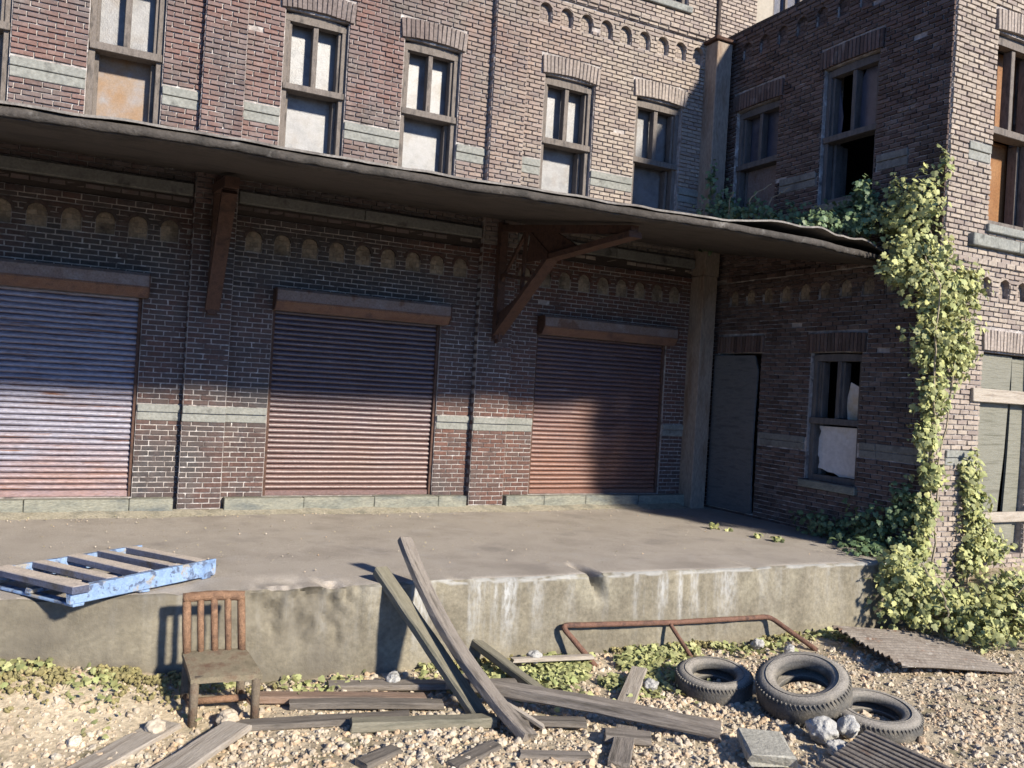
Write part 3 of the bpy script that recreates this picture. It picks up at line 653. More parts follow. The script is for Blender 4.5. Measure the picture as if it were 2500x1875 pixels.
# ------------------------------------------------------------------ brick annex on the right
AN = thing('brick_annex', (11.5, -2.2, -.8), 'shaded brick annex projecting forward with dark broken windows and ivy on its corner', 'brick annex')
fs_ = FR['side']; ff = FR['front']; AT = 8.02
SW = [(.92, .98, 4.62, 6.66, 5.74, 'boarded'), (2.80, .98, 4.80, 6.80, 5.78, 'broken')]
SWL = (2.82, .92, .74, 2.58, 1.62, 'sheet')
DOOR = (.36, 1.34, .06, 2.62)
sh_h = [(c-w/2, c+w/2, a, b+.04, .4) for c, w, a, b, r, k in SW]+[(SWL[0]-SWL[1]/2, SWL[0]+SWL[1]/2, SWL[2], SWL[3]+.04, .4), (*DOOR, .3)]
NS = [(c, 3.41, 3.56) for c in np.arange(.62, 4.2, .385)]+[(c, 7.56, 7.72) for c in np.arange(.6, 4.2, .4)]
sh_h += [(c-NR, c+NR, a, b+NR, .06) for c, a, b in NS]
mb = MB(); panel(mb, fs_, 0, .0, -WY, -1, AT, sh_h)
FWN = (10.98, .96, 4.35, 6.86, 5.62, 'orange'); FD = (10.55, 11.62, -.02, 2.68)
fr_h = [(FWN[0]-FWN[1]/2, FWN[0]+FWN[1]/2, FWN[2], FWN[3]+.04, .4), (*FD, .3), (12.6-.48, 12.6+.48, 4.35, 6.9, .4)]
NF = list(np.arange(10.15, 13.8, .385))
fr_h += [(c-NR, c+NR, 3.41, 3.56+NR, .09) for c in NF]
panel(mb, ff, 0, WX, 14, -1, AT, fr_h)
mb.box(WX, 14, WY, -.01, AT-.15, AT-.1, 0); mb.box(13.99, 14, WY, -.01, -1, AT, 0); mb.box(WX+.3, 14, -.06, -.05, -1, AT, 0)
mb.build('wall', M['mortar'], AN)
mb = MB(); mb.box(WX+.02, 13.9, WY+.02, -.03, 3.9, 3.94, 0); mb.box(WX+1.6, WX+1.63, WY+.5, -.1, -.5, 7.8, 0); mb.box(WX+.5, 13.9, WY+.75, WY+.78, -.5, 7.8, 0); mb.build('interior', M['void'], AN)
BA = []
hb = [rect_hole(c-w/2-.004, c+w/2+.004, a, b+.03) for c, w, a, b, r, k in SW+[SWL]]+[rect_hole(*DOOR)]
hb += [rect_hole(c-w/2-.08, c+w/2+.08, b+.03, b+.36) for c, w, a, b, r, k in SW+[SWL]]+[rect_hole(DOOR[0]-.06, DOOR[1]+.06, DOOR[3], DOOR[3]+.29)]
hb += [arch_hole(c, NR, a, b) for c, a, b in NS]+[rect_hole(-1, 9, 1.17, 1.37), rect_hole(-1, 9, 3.80, 3.88)]+[rect_hole(a, b, 5.12, 5.34) for a, b in ((1.5, 2.28), (3.33, 3.85))]
bricks('side', 0, .05, -WY-.0, -.1, AT, hb, phase=.07, out=BA, dmg=.004)
bricks('side', .035, .45, -WY+.02, 3.80, 3.88, out=BA)
bricks('side', .02, .05, -WY, AT-.15, AT, out=BA)
hf = [rect_hole(FWN[0]-FWN[1]/2, FWN[0]+FWN[1]/2, FWN[2], FWN[3]+.03), rect_hole(*FD), rect_hole(12.12, 13.08, 4.35, 6.93)]
hf += [rect_hole(FWN[0]-FWN[1]/2-.08, FWN[0]+FWN[1]/2+.08, FWN[3]+.03, FWN[3]+.36), rect_hole(FD[0]-.03, FD[1]+.03, FD[3], FD[3]+.31)]
hf += [arch_hole(c, NR, 3.41, 3.56) for c in NF]+[rect_hole(9.9, 10.5, 1.17, 1.37), rect_hole(11.65, 14, 1.17, 1.37), rect_hole(10.1, 14, 4.03, 4.19), rect_hole(10.02, 10.48, 5.14, 5.37)]
bricks('front', 0, WX-.0, 14, -.8, AT, hf, phase=.02, out=BA)
mb = MB(); mb.box(WX+.004, 14, WY-.035, WY, 3.80, 3.88, 0); mb.box(WX-.035, WX, WY-.02, -.45, 3.80, 3.88, 0); mb.build('string_course', M['mortar'], AN)
bricks('front', .035, WX, 14, 3.80, 3.88, out=BA)
emit_bricks(BA, AN, lambda fr, v: M['annexshadebrick'] if fr == 'side' else M['brick'], lambda fr, c: (fr == 'side' and c.y > -1.7) or 3.9 < c.z < 4.6 or c.z < 0)
for c, w, a, b, r, k in SW:
    window(AN, fs_, c, w, a, b, r, k, fm=M['darkframe'], rise=.03); lintel(AN, fs_, 'side', c, w+.15, b+.035, d=.015, rise=.02)
window(AN, fs_, *SWL[:5], SWL[5], fm=M['darkframe'], rise=.02); lintel(AN, fs_, 'side', SWL[0], SWL[1]+.15, SWL[3]+.035, d=.015, rise=.02)
lintel(AN, fs_, 'side', (DOOR[0]+DOOR[1])/2, DOOR[1]-DOOR[0]+.1, DOOR[3]+.01, d=.015, rise=.0)
for c, a, b in NS: niche(AN, fs_, c, NR, a, b, depth=.04, ring=M['annexshadebrick'], material=M['annexshadebrick'] if a > 5 else None)
for a, b in ((1.40, 2.32), (3.33, 3.6), (3.605, 4.4)): band(AN, fs_, a, b, 1.17, 1.37, m=M['darkstone'])
for a, b in ((1.52, 2.26), (3.34, 3.84)): band(AN, fs_, a, b, 5.12, 5.34, m=M['darkstone'])
# leaning board in the doorway
mb = MB(); n = 10
for i in range(n+1):
    z = .05+i*.253; bow = .05*math.sin(i/n*math.pi*1.2); e = 1.335-.02*(i/n)+.02*math.sin(i/n*4)-(.10 if i == n else 0)
    for u, d in ((.28, .035), (e, .03+bow), (e, .06+bow), (.28, .065)): mb.v.append(tuple(fs_(u, z, d)))
for i in range(n):
    for j in range(4): mb.f.append((i*4+j, i*4+(j+1) % 4, (i+1)*4+(j+1) % 4, (i+1)*4+j)); mb.mi.append(0)
mb.f += [(3, 2, 1, 0), (n*4, n*4+1, n*4+2, n*4+3)]; mb.mi += [0, 0]
mb.build('door', M['sheet'], AN)['label'] = 'bowed blue grey board closing the doorway'
# coping
for i in range(6):
    a = .02+i*.745; mb = MB(); fbox(mb, fs_, a, a+.74, AT, AT+.06, -.25, .03, .008, .006); mb.build('coping_stone', M['timber'], AN)
for i in range(6):
    a = WX+.27+i*.74; mb = MB(); fbox(mb, ff, a, a+.735, AT, AT+.06, -.25, .03, .008, .006); mb.build('coping_stone', M['timber'], AN)
# front face openings
window(AN, ff, *FWN[:5], 'orange', fm=M['frame'], pd=.36); lintel(AN, ff, 'front', FWN[0], FWN[1]+.15, FWN[3]+.035, d=.02)
window(AN, ff, 12.6, .96, 4.35, 6.86, 5.62, 'orange', fm=M['frame'], pd=.36)
lintel(AN, ff, 'front', (FD[0]+FD[1])/2, FD[1]-FD[0]+.1, FD[3]+.02, d=.02, rise=.0)
for c in NF: niche(AN, ff, c, NR, 3.41, 3.56, material=M['brick'], ring=M['brick'])
band(AN, ff, 9.92, 10.5, 1.17, 1.37); band(AN, ff, 11.65, 13.9, 1.17, 1.37); band(AN, ff, 10.03, 10.47, 5.14, 5.37)
for i in range(4):
    mb = MB(); fbox(mb, ff, 10.12+i*.96, 10.12+i*.96+.955, 4.03, 4.185, -.03, .10, .01, .004); mb.build('ledge_stone', M['stone'], AN)
def warp_board(u0, u1, v0, v1, d, name, m, parent, sk=0., nseg=8):
    mb = MB()
    for i in range(nseg+1):
        t = i/nseg; z = v0+(v1-v0)*t; dx = sk*t+.012*mn.noise((t*3, u0, 1))
        for u, dd in ((u0+dx, 0), (u1+dx, 0), (u1+dx, .03), (u0+dx, .03)): mb.v.append(tuple(ff(u, z, d+dd+.02*math.sin(t*3))))
    for i in range(nseg):
        for j in range(4): mb.f.append((i*4+j, i*4+(j+1) % 4, (i+1)*4+(j+1) % 4, (i+1)*4+j)); mb.mi.append(0)
    mb.f += [(3, 2, 1, 0), tuple(nseg*4+j for j in range(4))]; mb.mi += [0, 0]
    return mb.build(name, m, parent)
bd = warp_board(10.52, 11.16, .55, 2.66, -.10, 'boarded_door', M['plywood'], AN, sk=.13)
warp_board(11.30, 11.7, .1, 2.64, -.12, 'board', M['plywood'], bd, sk=.03); warp_board(10.5, 11.45, .02, .5, -.08, 'board', M['plywood'], bd)
mb = MB(); mb.box(10.32, 11.85, WY-.075, WY-.02, 2.02, 2.19, .008, .006); mb.build('cross_batten', M['woodP'], bd)
mb = MB(); mb.box(10.45, 11.7, WY-.06, WY-.02, .42, .56, .008, .006); mb.build('cross_batten', M['woodP'], bd)
# pale building showing over the annex parapet
RB = thing('rendered_building', (12, 3, 0), 'cream rendered wall with a small dark window showing above the annex parapet', 'building')
mb = MB(); fR = lambda u, v, d: Vector((u, .35-d, v))
panel(mb, fR, 0, 10.36, 16, -1, 12, [(11.02, 11.8, 8.9, 10.6, .2)]); mb.box(15.98, 16, .36, 5, -1, 12, 0); mb.box(10.36, 16, 5, 5.02, -1, 12, 0); mb.box(10.36, 10.38, .36, 5, -1, 12, 0); mb.box(10.36, 16, .35, 5, 12, 12.1, 0)
mb.build('wall', M['render'], RB)
mb = MB(); mb.box(11.0, 11.82, .34, .42, 8.84, 8.895, .004); mb.box(11.03, 11.1, .4, .46, 8.9, 10.59, .004); mb.box(11.36, 11.42, .4, .46, 8.9, 10.59, .004); mb.box(11.72, 11.79, .4, .46, 8.9, 10.59, .004)
w_ = mb.build('window', M['frame'], RB); mb = MB(); mb.box(11.03, 11.79, .5, .52, 8.9, 10.59, 0); mb.build('pane', M['panedark'], w_)

# ------------------------------------------------------------------ canopy
CN = thing('loading_canopy', (3, -2, 4), 'sagging dark flat canopy roof on rusty steel brackets running over the shutters', 'canopy')
def cz(x, t):                               # height of the deck underside, t = 0 at the wall, 1 at the front edge
    s = .035*mn.noise((x*.55, 0, 3))+.012*mn.noise((x*1.7, 0, 5)); f_ = 3.645+.013*max(-3, min(9, x)); return 4.36+(f_-4.36)*t+s*t
def cy(x, t): return -.0-t*(4.06+.03*mn.noise((x*.8, 2, 1)))
def slabsheet(x0, x1, nx, t0, t1, nt_, lo, hi, over=None):
    mb = MB(); Xs = np.linspace(x0, x1, nx+1); Ts = np.concatenate([np.linspace(t0, .93, nt_-5), np.linspace(.945, t1, 6)])
    for lay in (lo, hi):
        for x in Xs:
            for t in Ts:
                z = cz(x, t)+lay; y = cy(x, t)
                if over: y, z = over(x, t, y, z, lay)
                mb.v.append((x, y, z))
    W_ = nt_+1; n = (nx+1)*W_
    for i in range(nx):
        for j in range(nt_):
            a, b, c, d = i*W_+j, i*W_+j+1, (i+1)*W_+j+1, (i+1)*W_+j; mb.f += [(a, b, c, d), (n+d, n+c, n+b, n+a)]
        for j in (0, nt_): a, b = i*W_+j, (i+1)*W_+j; mb.f.append((a, b, n+b, n+a))
    for j in range(nt_):
        for i in (0, nx): a, b = i*W_+j, i*W_+j+1; mb.f.append((a, b, n+b, n+a))
    mb.mi = [0]*len(mb.f); return mb
def deck_end(x, t, y, z, lay):              # the right end is torn back towards the annex
    if lay == 0: z += .03*max(0, (t-.975)/.025)**1.6+.012*mn.noise((x*5, t*9, 2))*max(0, (t-.9)*10)
    return (y+.45*max(0, (x-7.6)/2)**1.4*t+.012*mn.noise((x*7, lay*20, 4))*t, z)
slabsheet(-5, 9.62, 90, .005, 1, 14, 0, .105, deck_end).build('roof_deck', M['deck'], CN)
def felt_over(x, t, y, z, lay):
    y, z = deck_end(x, t, y, z, lay); l = max(0, min(1, (x-6.4)/.8))*max(0, min(1, (9.62-x)/.5))
    z += .016*(1+mn.noise((x*2.6, t*4, 8)))*t*t+l*.10*t*t*(1+.4*mn.noise((x*3, 0, 2))); y -= .035*t+.02*mn.noise((x*2.2, 5, 5))*t
    return y, z
slabsheet(-5, 9.62, 160, .005, 1.004, 14, .109, .130, felt_over).build('roof_felt', M['felt'], CN)
mb = MB(); Xs = np.linspace(-5, 9.55, 420)
for x in Xs:
    z0 = cz(x, 1); y0 = deck_end(x, 1, cy(x, 1), 0, .1)[0]-.022; o1 = .012*mn.noise((x*3.1, 4, 4)); o2 = .012*mn.noise((x*9, 2, 4))
    for y, z in ((y0+.03, .112), (y0-.004+o1*.5, .112), (y0-.016+o1, .085), (y0-.012+o1, .038+o2), (y0+.006+o1, .034+o2)): mb.v.append((x, y, z0+z))
for i in range(419):
    for j in range(4): mb.f.append((i*5+j, i*5+j+1, (i+1)*5+j+1, (i+1)*5+j))
mb.mi = [0]*len(mb.f); mb.build('drip_edge', mat('grey_felt_edge', [(.036, .031, .027), (.06, .052, .046), (.03, .027, .024)], 3, bump=.9, bscale=45, fine=.3, mottle=[(.15, .14, .13)], mscale=5, mlo=.58, mhi=.72), CN, smooth=True)
for bx in (-2.58, 1.45, 5.5):
    mb = MB(); f = lambda y, z, d, bx=bx: Vector((bx+d, y, z))
    def member(p, q, w, mb, th=.06):
        p, q = Vector((0, *p)), Vector((0, *q)); d = (q-p).normalized(); n = Vector((0, -d.z, d.y))*w/2
        mb.prism([(p+n)[1:], (q+n)[1:], (q-n)[1:], (p-n)[1:]], f, -th, th)
    member((-.19, 2.55), (-.19, 4.28), .12, mb); br = mb.build('bracket', M['darkrust'], CN)
    if bx == 1.45:                          # the short bracket has lost its outer arm
        mb = MB(); member((-.2, 2.62), (-1.12, 3.95), .09, mb, .085); mb.build('strut', M['darkrust'], br)
        mb = MB(); member((-.2, 4.14), (-1.3, 4.03), .12, mb, .08); mb.build('top_member', M['darkrust'], br)
        continue
    mb = MB(); member((-.2, 2.62), (-1.76, 3.62), .07, mb, .085); mb.build('strut', M['darkrust'], br)
    mb = MB(); member((-1.74, 3.60), (-3.62, 3.655), .07, mb, .085); mb.build('strut', M['darkrust'], br)
    mb = MB(); member((-.2, 4.2), (-3.60, 3.71), .10, mb, .05); mb.build('top_member', M['darkrust'], br)
    mb = MB(); member((-.25, 3.5), (-1.2, 3.35), .05, mb, .02); member((-.9, 3.15), (-.95, 4.05), .05, mb, .022); member((-1.72, 3.6), (-.95, 4.1), .05, mb, .024); member((-.22, 3.4), (-.95, 4.05), .05, mb, .018); mb.build('web_bar', M['darkrust'], br)
    mb = MB(); mb.prism([(-.13, 2.48), (-.24, 2.5), (-.3, 2.66), (-1.3, 3.28), (-1.3, 3.32), (-.13, 2.9)], f, -.012, .012); mb.prism([(-1.0, 3.6), (-2.5, 3.62), (-1.75, 3.96), (-1.1, 4.02)], f, -.013, .013); mb.build('gusset_plate', M['darkrust'], br)

# ------------------------------------------------------------------ leaves
HALF = [(0, 0), (.30, -.06), (.52, .22), (.34, .42), (.40, .66), (.16, .70), (0, 1.0)]
OUT = HALF+[(-x, y) for x, y in HALF[-2:0:-1]]
BV = np.array([(0, .38, .0)]+[(x, y, -.20*abs(x)-.10*(y-.4)**2) for x, y in OUT]); nO = len(OUT)
BF = np.array([(0, 1+i, 1+(i+1) % nO) for i in range(nO)])
def leaf_mats(n, nrm, size, spread=1.7):
    """random leaf frames about the outward normals nrm (n,3)"""
    N = nrm+rng.normal(0, spread*.5, (n, 3)); N /= np.linalg.norm(N, axis=1)[:, None]
    dn = np.array([0, 0, -1.])+rng.normal(0, .55, (n, 3)); Y = dn-(dn*N).sum(1)[:, None]*N; Y /= np.linalg.norm(Y, axis=1)[:, None]
    X = np.cross(Y, N); s = rng.uniform(size[0], size[1], n)[:, None, None]
    return np.stack([X, Y, N], 2)*s
leaf_me = {}
def leaf_mesh(m):
    if m.name not in leaf_me:
        me = bpy.data.meshes.new('leaf'); me.from_pydata([tuple(v) for v in BV], [], [tuple(int(i) for i in f) for f in BF]); me.materials.append(m); me.update(); leaf_me[m.name] = me
    return leaf_me[m.name]
def ivy(name, label, clumps, nsingle, m, stems=(), size=(.028, .098), group=None, cat='ivy'):
    """clumps: (centre, radii, count, outward normal); leaves sit in the outer part of each clump"""
    T = []; A = []
    for c, r, n, nr in clumps:
        n = int(n*1.12); d = rng.normal(0, 1, (n, 3)); d /= np.linalg.norm(d, axis=1)[:, None]
        rad = rng.uniform(.25, 1.0, n)**.5
        lump = np.array([1+1.0*mn.noise((float(a[0])*2.3+c[0]*5, float(a[1])*2.3+c[1]*5, float(a[2])*2.3+c[2])) for a in d])
        p = d*(rad*lump)[:, None]*np.array(r)+np.array(c)
        keep = (p[:, 2] > np.array([gz(a, b) for a, b in p[:, :2]])+.01)
        keep &= ~((p[:, 0] > WX+.02) & (p[:, 1] > WY-.02) & (p[:, 2] < AT))&~((p[:, 1] > -.02))&~((p[:, 2] < .03) & (p[:, 1] > np.array([edge_y(a) for a in p[:, 0]])-.01)&(p[:, 0] < WX))
        p = p[keep]; d = d[keep]
        T.append(p); A.append(leaf_mats(len(p), np.array(nr)*1.0+d*.7+np.array(SUN)*.25, size))
    T = np.concatenate(T); A = np.concatenate(A)
    base = tuple(clumps[0][0][:2])+(min(c[0][2]-c[1][2] for c in clumps),)
    root = thing(name, base, label, cat, group); org = np.array(base)
    toC = np.array(CAM)-T; vis = np.einsum('ni,ni->n', A[:, :, 2], toC)/np.linalg.norm(toC, axis=1)**3
    out = np.array([(t-np.array(CAM)) for t in T]); dist = np.linalg.norm(out, axis=1)
    sc = np.abs(vis)-.0*dist; order = np.argsort(-sc+rng.uniform(0, .2*sc.max(), len(sc)))
    me = leaf_mesh(m)
    for i in order[:nsingle]:
        o = bpy.data.objects.new('leaf', me); COL.objects.link(o); o.parent = root
        Mx = Matrix(A[i].tolist()).to_4x4(); Mx.translation = Vector(T[i]-org); o.matrix_local = Mx
    rest = order[nsingle:]
    V, F = scatter(BV, BF, A[rest], T[rest]); npmesh('foliage', V, F, m, root, kind='stuff', org=org)
    if stems:
        for s in stems:
            mb = MB()
            P = [Vector(p) for p in s]; Q = []
            for a, b in zip(P[:-1], P[1:]):
                for k in range(6): t = k/6; Q.append(a.lerp(b, t)+Vector((random.uniform(-.02, .02), random.uniform(-.02, .02), random.uniform(-.02, .02))))
            Q.append(P[-1]); mb.tube(Q, [.015*(1-.6*i/len(Q)) for i in range(len(Q))], 5)
            mb.build('stem', M['stem'], root, org=base)
    return root
CX = WX-.05; CYY = WY-.08
ivy('climbing_ivy', 'sunlit climbing ivy hanging over the annex corner from canopy to ground', [
    ((9.45, -4.15, 4.45), (.34, .42, .45), 600, (-.4, -.8, .3)), ((9.35, -3.6, 4.35), (.28, .45, .20), 300, (-.3, -.4, .9)), ((9.58, -4.45, 4.98), (.10, .12, .20), 50, (-.3, -.9, .2)), ((9.35, -3.9, 4.75), (.08, .1, .22), 40, (-.3, -.9, .2)),
    ((9.35, -4.3, 3.80), (.46, .26, .32), 850, (-.3, -.9, .3)), ((9.55, -4.58, 3.35), (.58, .24, .38), 850, (-.2, -1, .2)), ((9.2, -4.15, 3.62), (.28, .2, .2), 240, (-.5, -.8, .1)), ((10.0, -4.55, 3.5), (.25, .14, .3), 240, (0, -1, .2)),
    ((9.65, -4.58, 2.80), (.52, .22, .36), 700, (-.2, -1, .2)), ((9.42, -4.46, 2.6), (.24, .2, .28), 250, (-.4, -.9, .2)), ((9.95, -4.55, 2.55), (.26, .13, .26), 230, (0, -1, .2)),
    ((9.52, -4.5, 2.05), (.24, .16, .30), 330, (-.5, -.8, .2)), ((9.47, -4.47, 1.55), (.18, .15, .26), 230, (-.5, -.8, .2)), ((9.58, -4.5, 1.05), (.22, .15, .22), 230, (-.4, -.8, .2)),
    ((9.53, -4.48, .6), (.20, .15, .20), 190, (-.4, -.8, .2)), ((9.50, -4.47, .15), (.17, .15, .28), 190, (-.4, -.8, .2)), ((9.5, -4.5, -.25), (.18, .18, .25), 160, (-.4, -.8, .3))],
    300, M['leafG'], [[(9.6, -4.5, -.7), (9.62, -4.48, .6), (9.58, -4.47, 1.8), (9.65, -4.5, 2.9), (9.5, -4.45, 3.9), (9.5, -4.2, 4.5)], [(9.72, -4.5, -.5), (9.66, -4.52, .9), (9.75, -4.55, 2.0), (9.9, -4.62, 3.2), (10.1, -4.6, 3.8)], [(9.56, -4.52, 1.6), (9.35, -4.62, 2.6), (9.15, -4.78, 3.4), (8.9, -4.75, 3.7)]])
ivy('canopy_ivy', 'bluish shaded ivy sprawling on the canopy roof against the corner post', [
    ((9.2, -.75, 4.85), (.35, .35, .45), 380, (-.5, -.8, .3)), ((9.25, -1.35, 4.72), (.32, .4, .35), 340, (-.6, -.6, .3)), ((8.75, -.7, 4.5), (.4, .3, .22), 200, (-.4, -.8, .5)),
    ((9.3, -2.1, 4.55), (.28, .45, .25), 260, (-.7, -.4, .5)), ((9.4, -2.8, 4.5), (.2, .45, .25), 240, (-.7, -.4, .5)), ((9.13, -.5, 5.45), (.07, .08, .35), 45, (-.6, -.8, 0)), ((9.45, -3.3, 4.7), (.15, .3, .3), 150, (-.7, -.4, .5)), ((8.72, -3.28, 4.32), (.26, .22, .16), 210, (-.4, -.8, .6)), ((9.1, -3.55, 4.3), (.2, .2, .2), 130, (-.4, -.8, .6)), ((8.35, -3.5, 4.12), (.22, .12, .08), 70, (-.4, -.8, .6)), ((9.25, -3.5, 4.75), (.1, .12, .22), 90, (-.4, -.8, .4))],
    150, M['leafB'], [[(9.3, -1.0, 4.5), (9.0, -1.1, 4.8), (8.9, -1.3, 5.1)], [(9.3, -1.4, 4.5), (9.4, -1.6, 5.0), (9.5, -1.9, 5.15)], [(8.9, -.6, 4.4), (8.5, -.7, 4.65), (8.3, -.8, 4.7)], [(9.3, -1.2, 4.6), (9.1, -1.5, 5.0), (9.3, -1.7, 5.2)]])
ivy('ivy_bush', 'dense pale green ivy bush spilling over the ground at the foot of the annex corner', [
    ((8.95, -4.75, -.35), (.42, .30, .38), 520, (-.3, -.8, .5)), ((8.75, -4.7, .02), (.18, .16, .18), 130, (-.4, -.8, .4)), ((9.3, -5.0, -.45), (.45, .38, .30), 480, (-.2, -.8, .6)), ((9.9, -5.05, -.52), (.5, .4, .26), 420, (0, -.8, .6)),
    ((9.7, -5.5, -.5), (.45, .35, .26), 380, (0, -.8, .6)), ((10.4, -5.1, -.3), (.35, .35, .34), 380, (.1, -.8, .6)), ((10.2, -5.6, -.42), (.45, .35, .28), 400, (.1, -.8, .6)), ((9.15, -4.55, -.05), (.3, .12, .3), 220, (-.3, -.8, .4)),
    ((9.3, -5.45, -.6), (.35, .3, .16), 200, (-.2, -.7, .8)), ((10.65, -5.3, -.35), (.35, .35, .28), 260, (.1, -.8, .6))],
    300, M['leafG'], [[(9.2, -5.1, -.7), (9.0, -5.2, -.3), (8.8, -5.0, .1)], [(10, -5.2, -.6), (10.2, -5.4, -.1), (10.6, -5.5, 0)], [(9.7, -5.3, -.7), (9.9, -5.7, -.2), (10.3, -5.9, -.2)]])
ivy('door_ivy', 'thin ivy climbing beside the boarded door on the sunlit annex front', [
    ((10.32, -4.52, 1.1), (.2, .1, .28), 190, (0, -1, .2)), ((10.42, -4.54, .7), (.26, .12, .26), 230, (0, -1, .2)), ((10.55, -4.55, .35), (.3, .14, .26), 240, (0, -1, .2)), ((10.75, -4.6, .1), (.35, .16, .2), 200, (0, -1, .3)), ((10.35, -4.56, .0), (.25, .15, .3), 200, (0, -1, .3))],
    150, M['leafG'], [[(10.4, -4.5, -.4), (10.5, -4.5, .3), (10.35, -4.5, 1.2)]])
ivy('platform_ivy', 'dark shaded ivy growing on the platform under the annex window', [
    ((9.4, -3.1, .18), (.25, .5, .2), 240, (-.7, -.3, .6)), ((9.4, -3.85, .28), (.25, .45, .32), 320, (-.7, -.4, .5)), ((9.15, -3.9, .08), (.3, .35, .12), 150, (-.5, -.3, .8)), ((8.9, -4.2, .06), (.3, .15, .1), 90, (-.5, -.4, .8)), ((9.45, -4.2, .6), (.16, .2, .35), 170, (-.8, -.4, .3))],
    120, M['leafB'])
# loose weeds on the slab
for (x, y), s in (((8.1, -2.2), .9), ((8.3, -2.9), .6), ((8.35, -3.2), .8), ((8.25, -2.4), .4)):
    n = int(14*s)+4; T = np.column_stack([rng.normal(x, .05*s, n), rng.normal(y, .05*s, n), rng.uniform(.02, .08*s+.02, n)])
    A = leaf_mats(n, np.tile([-.2, -.4, .9], (n, 1)), (.04, .08)); V, F = scatter(BV, BF, A, T)
    lab = {.9: 'small green weed sprouting on the slab in front of the shaded doorway', .6: 'tiny weed lying on the slab between two larger sprigs', .8: 'flat weed sprig near the platform edge by the shadow', .4: 'tiniest weed sprig on the slab just off the larger tuft'}[s]
    tag(npmesh('weed', V, F, M['leafG'], org=(x, y, 0)), lab, 'weed', 'weeds on the platform')

# ------------------------------------------------------------------ gravel, moss, ground leaves, litter
def ico():
    t = (1+5**.5)/2
    v = np.array([(-1, t, 0), (1, t, 0), (-1, -t, 0), (1, -t, 0), (0, -1, t), (0, 1, t), (0, -1, -t), (0, 1, -t), (t, 0, -1), (t, 0, 1), (-t, 0, -1), (-t, 0, 1)])/math.sqrt(1+t*t)
    f = [(0, 11, 5), (0, 5, 1), (0, 1, 7), (0, 7, 10), (0, 10, 11), (1, 5, 9), (5, 11, 4), (11, 10, 2), (10, 7, 6), (7, 1, 8), (3, 9, 4), (3, 4, 2), (3, 2, 6), (3, 6, 8), (3, 8, 9), (4, 9, 5), (2, 4, 11), (6, 2, 10), (8, 6, 7), (9, 8, 1)]
    V = [tuple(x) for x in v]; cache = {}; F2 = []
    def mid(a, b):
        k = (min(a, b), max(a, b))
        if k not in cache:
            q = np.array(V[a])+np.array(V[b]); cache[k] = len(V); V.append(tuple(q/np.linalg.norm(q)))
        return cache[k]
    for a, b, c in f:
        x, y, z = mid(a, b), mid(b, c), mid(c, a); F2 += [(a, x, z), (b, y, x), (c, z, y), (x, y, z)]
    return np.array(V), np.array(F2)
IV, IF = ico()
def rotm(n):
    q = rng.normal(0, 1, (n, 4)); q /= np.linalg.norm(q, axis=1)[:, None]; w, x, y, z = q.T
    return np.stack([np.stack([1-2*(y*y+z*z), 2*(x*y-z*w), 2*(x*z+y*w)], 1), np.stack([2*(x*y+z*w), 1-2*(x*x+z*z), 2*(y*z-x*w)], 1), np.stack([2*(x*z-y*w), 2*(y*z+x*w), 1-2*(x*x+y*y)], 1)], 1)
def inview(x, y, pad=120):
    X = px((x, y, -.8)); return X[2] > 0 and -pad < X[0] < 2500+pad and X[1] < 1875+pad*2
def stones(n, xr, yr, size, dens=None):
    P = []; k = 0
    while len(P) < n and k < n*40:
        k += 1; x = random.uniform(*xr); y = random.uniform(*yr)
        if y > edge_y(x)-.03 and x < 9.8: continue
        if y > -4.5 and x > 9.6: continue
        if not inview(x, y) or (dens and random.random() > dens(x, y)): continue
        P.append((x, y))
    P = np.array(P); n = len(P); s = size[0]*(size[1]/size[0])**(rng.uniform(0, 1, n)**1.7)
    S = s[:, None]*rng.uniform(.65, 1.25, (n, 3)); S[:, 2] *= .8
    A = rotm(n)*S[:, None, :]; T = np.column_stack([P, [gz(x, y) for x, y in P]+s*.08])
    out = []
    for b in range(6):
        bv = IV*(1+.42*np.array([mn.noise((v[0]*1.5+b*9, v[1]*1.5, v[2]*1.5)) for v in IV])+.16*np.array([mn.noise((v[0]*3+b*7, v[1]*3, v[2]*3)) for v in IV]))[:, None]
        sel = np.arange(n) % 6 == b; out.append(scatter(bv, IF, A[sel], T[sel]))
    V = np.concatenate([o[0] for o in out]); k = np.cumsum([0]+[len(o[0]) for o in out[:-1]]); F = np.concatenate([o[1]+q for o, q in zip(out, k)])
    return V, F
def dens(x, y):
    d = .35+.65*sstep(-4.9, -5.6, y)
    d *= 1 if x < 5 else 1-.45*sstep(5, 7.5, x)
    if x < 1.0 and y > -4.62: d *= .2
    if x > 9: d *= .4
    return d*(.45+.9*(.5+mn.noise((x*1.4, y*1.4, 2)))) if True else d
V1, F1 = stones(11500, (-1, 10.5), (-8.0, -4.2), (.009, .037), dens); V2, F2 = stones(12000, (-1, 10.5), (-8.0, -4.2), (.006, .017))
gv = npmesh('gravel', np.concatenate([V1, V2]), np.concatenate([F1, F2+len(V1)]), M['gravel'], smooth=False, kind='stuff'); gv['label'] = 'loose tan gravel'
def leafpatch(name, label, n, fn, size, m, lift=(.0, .07)):
    P = []
    while len(P) < n:
        p = fn()
        if p is not None: P.append(p)
    P = np.array(P); T = np.column_stack([P, [gz(x, y) for x, y in P]+rng.uniform(*lift, len(P))])
    A = leaf_mats(len(P), np.tile([-.05, -.35, .9], (len(P), 1)), size, 1.3); V, F = scatter(BV, BF, A, T)
    o = npmesh(name, V, F, m, kind='stuff'); o['label'] = label
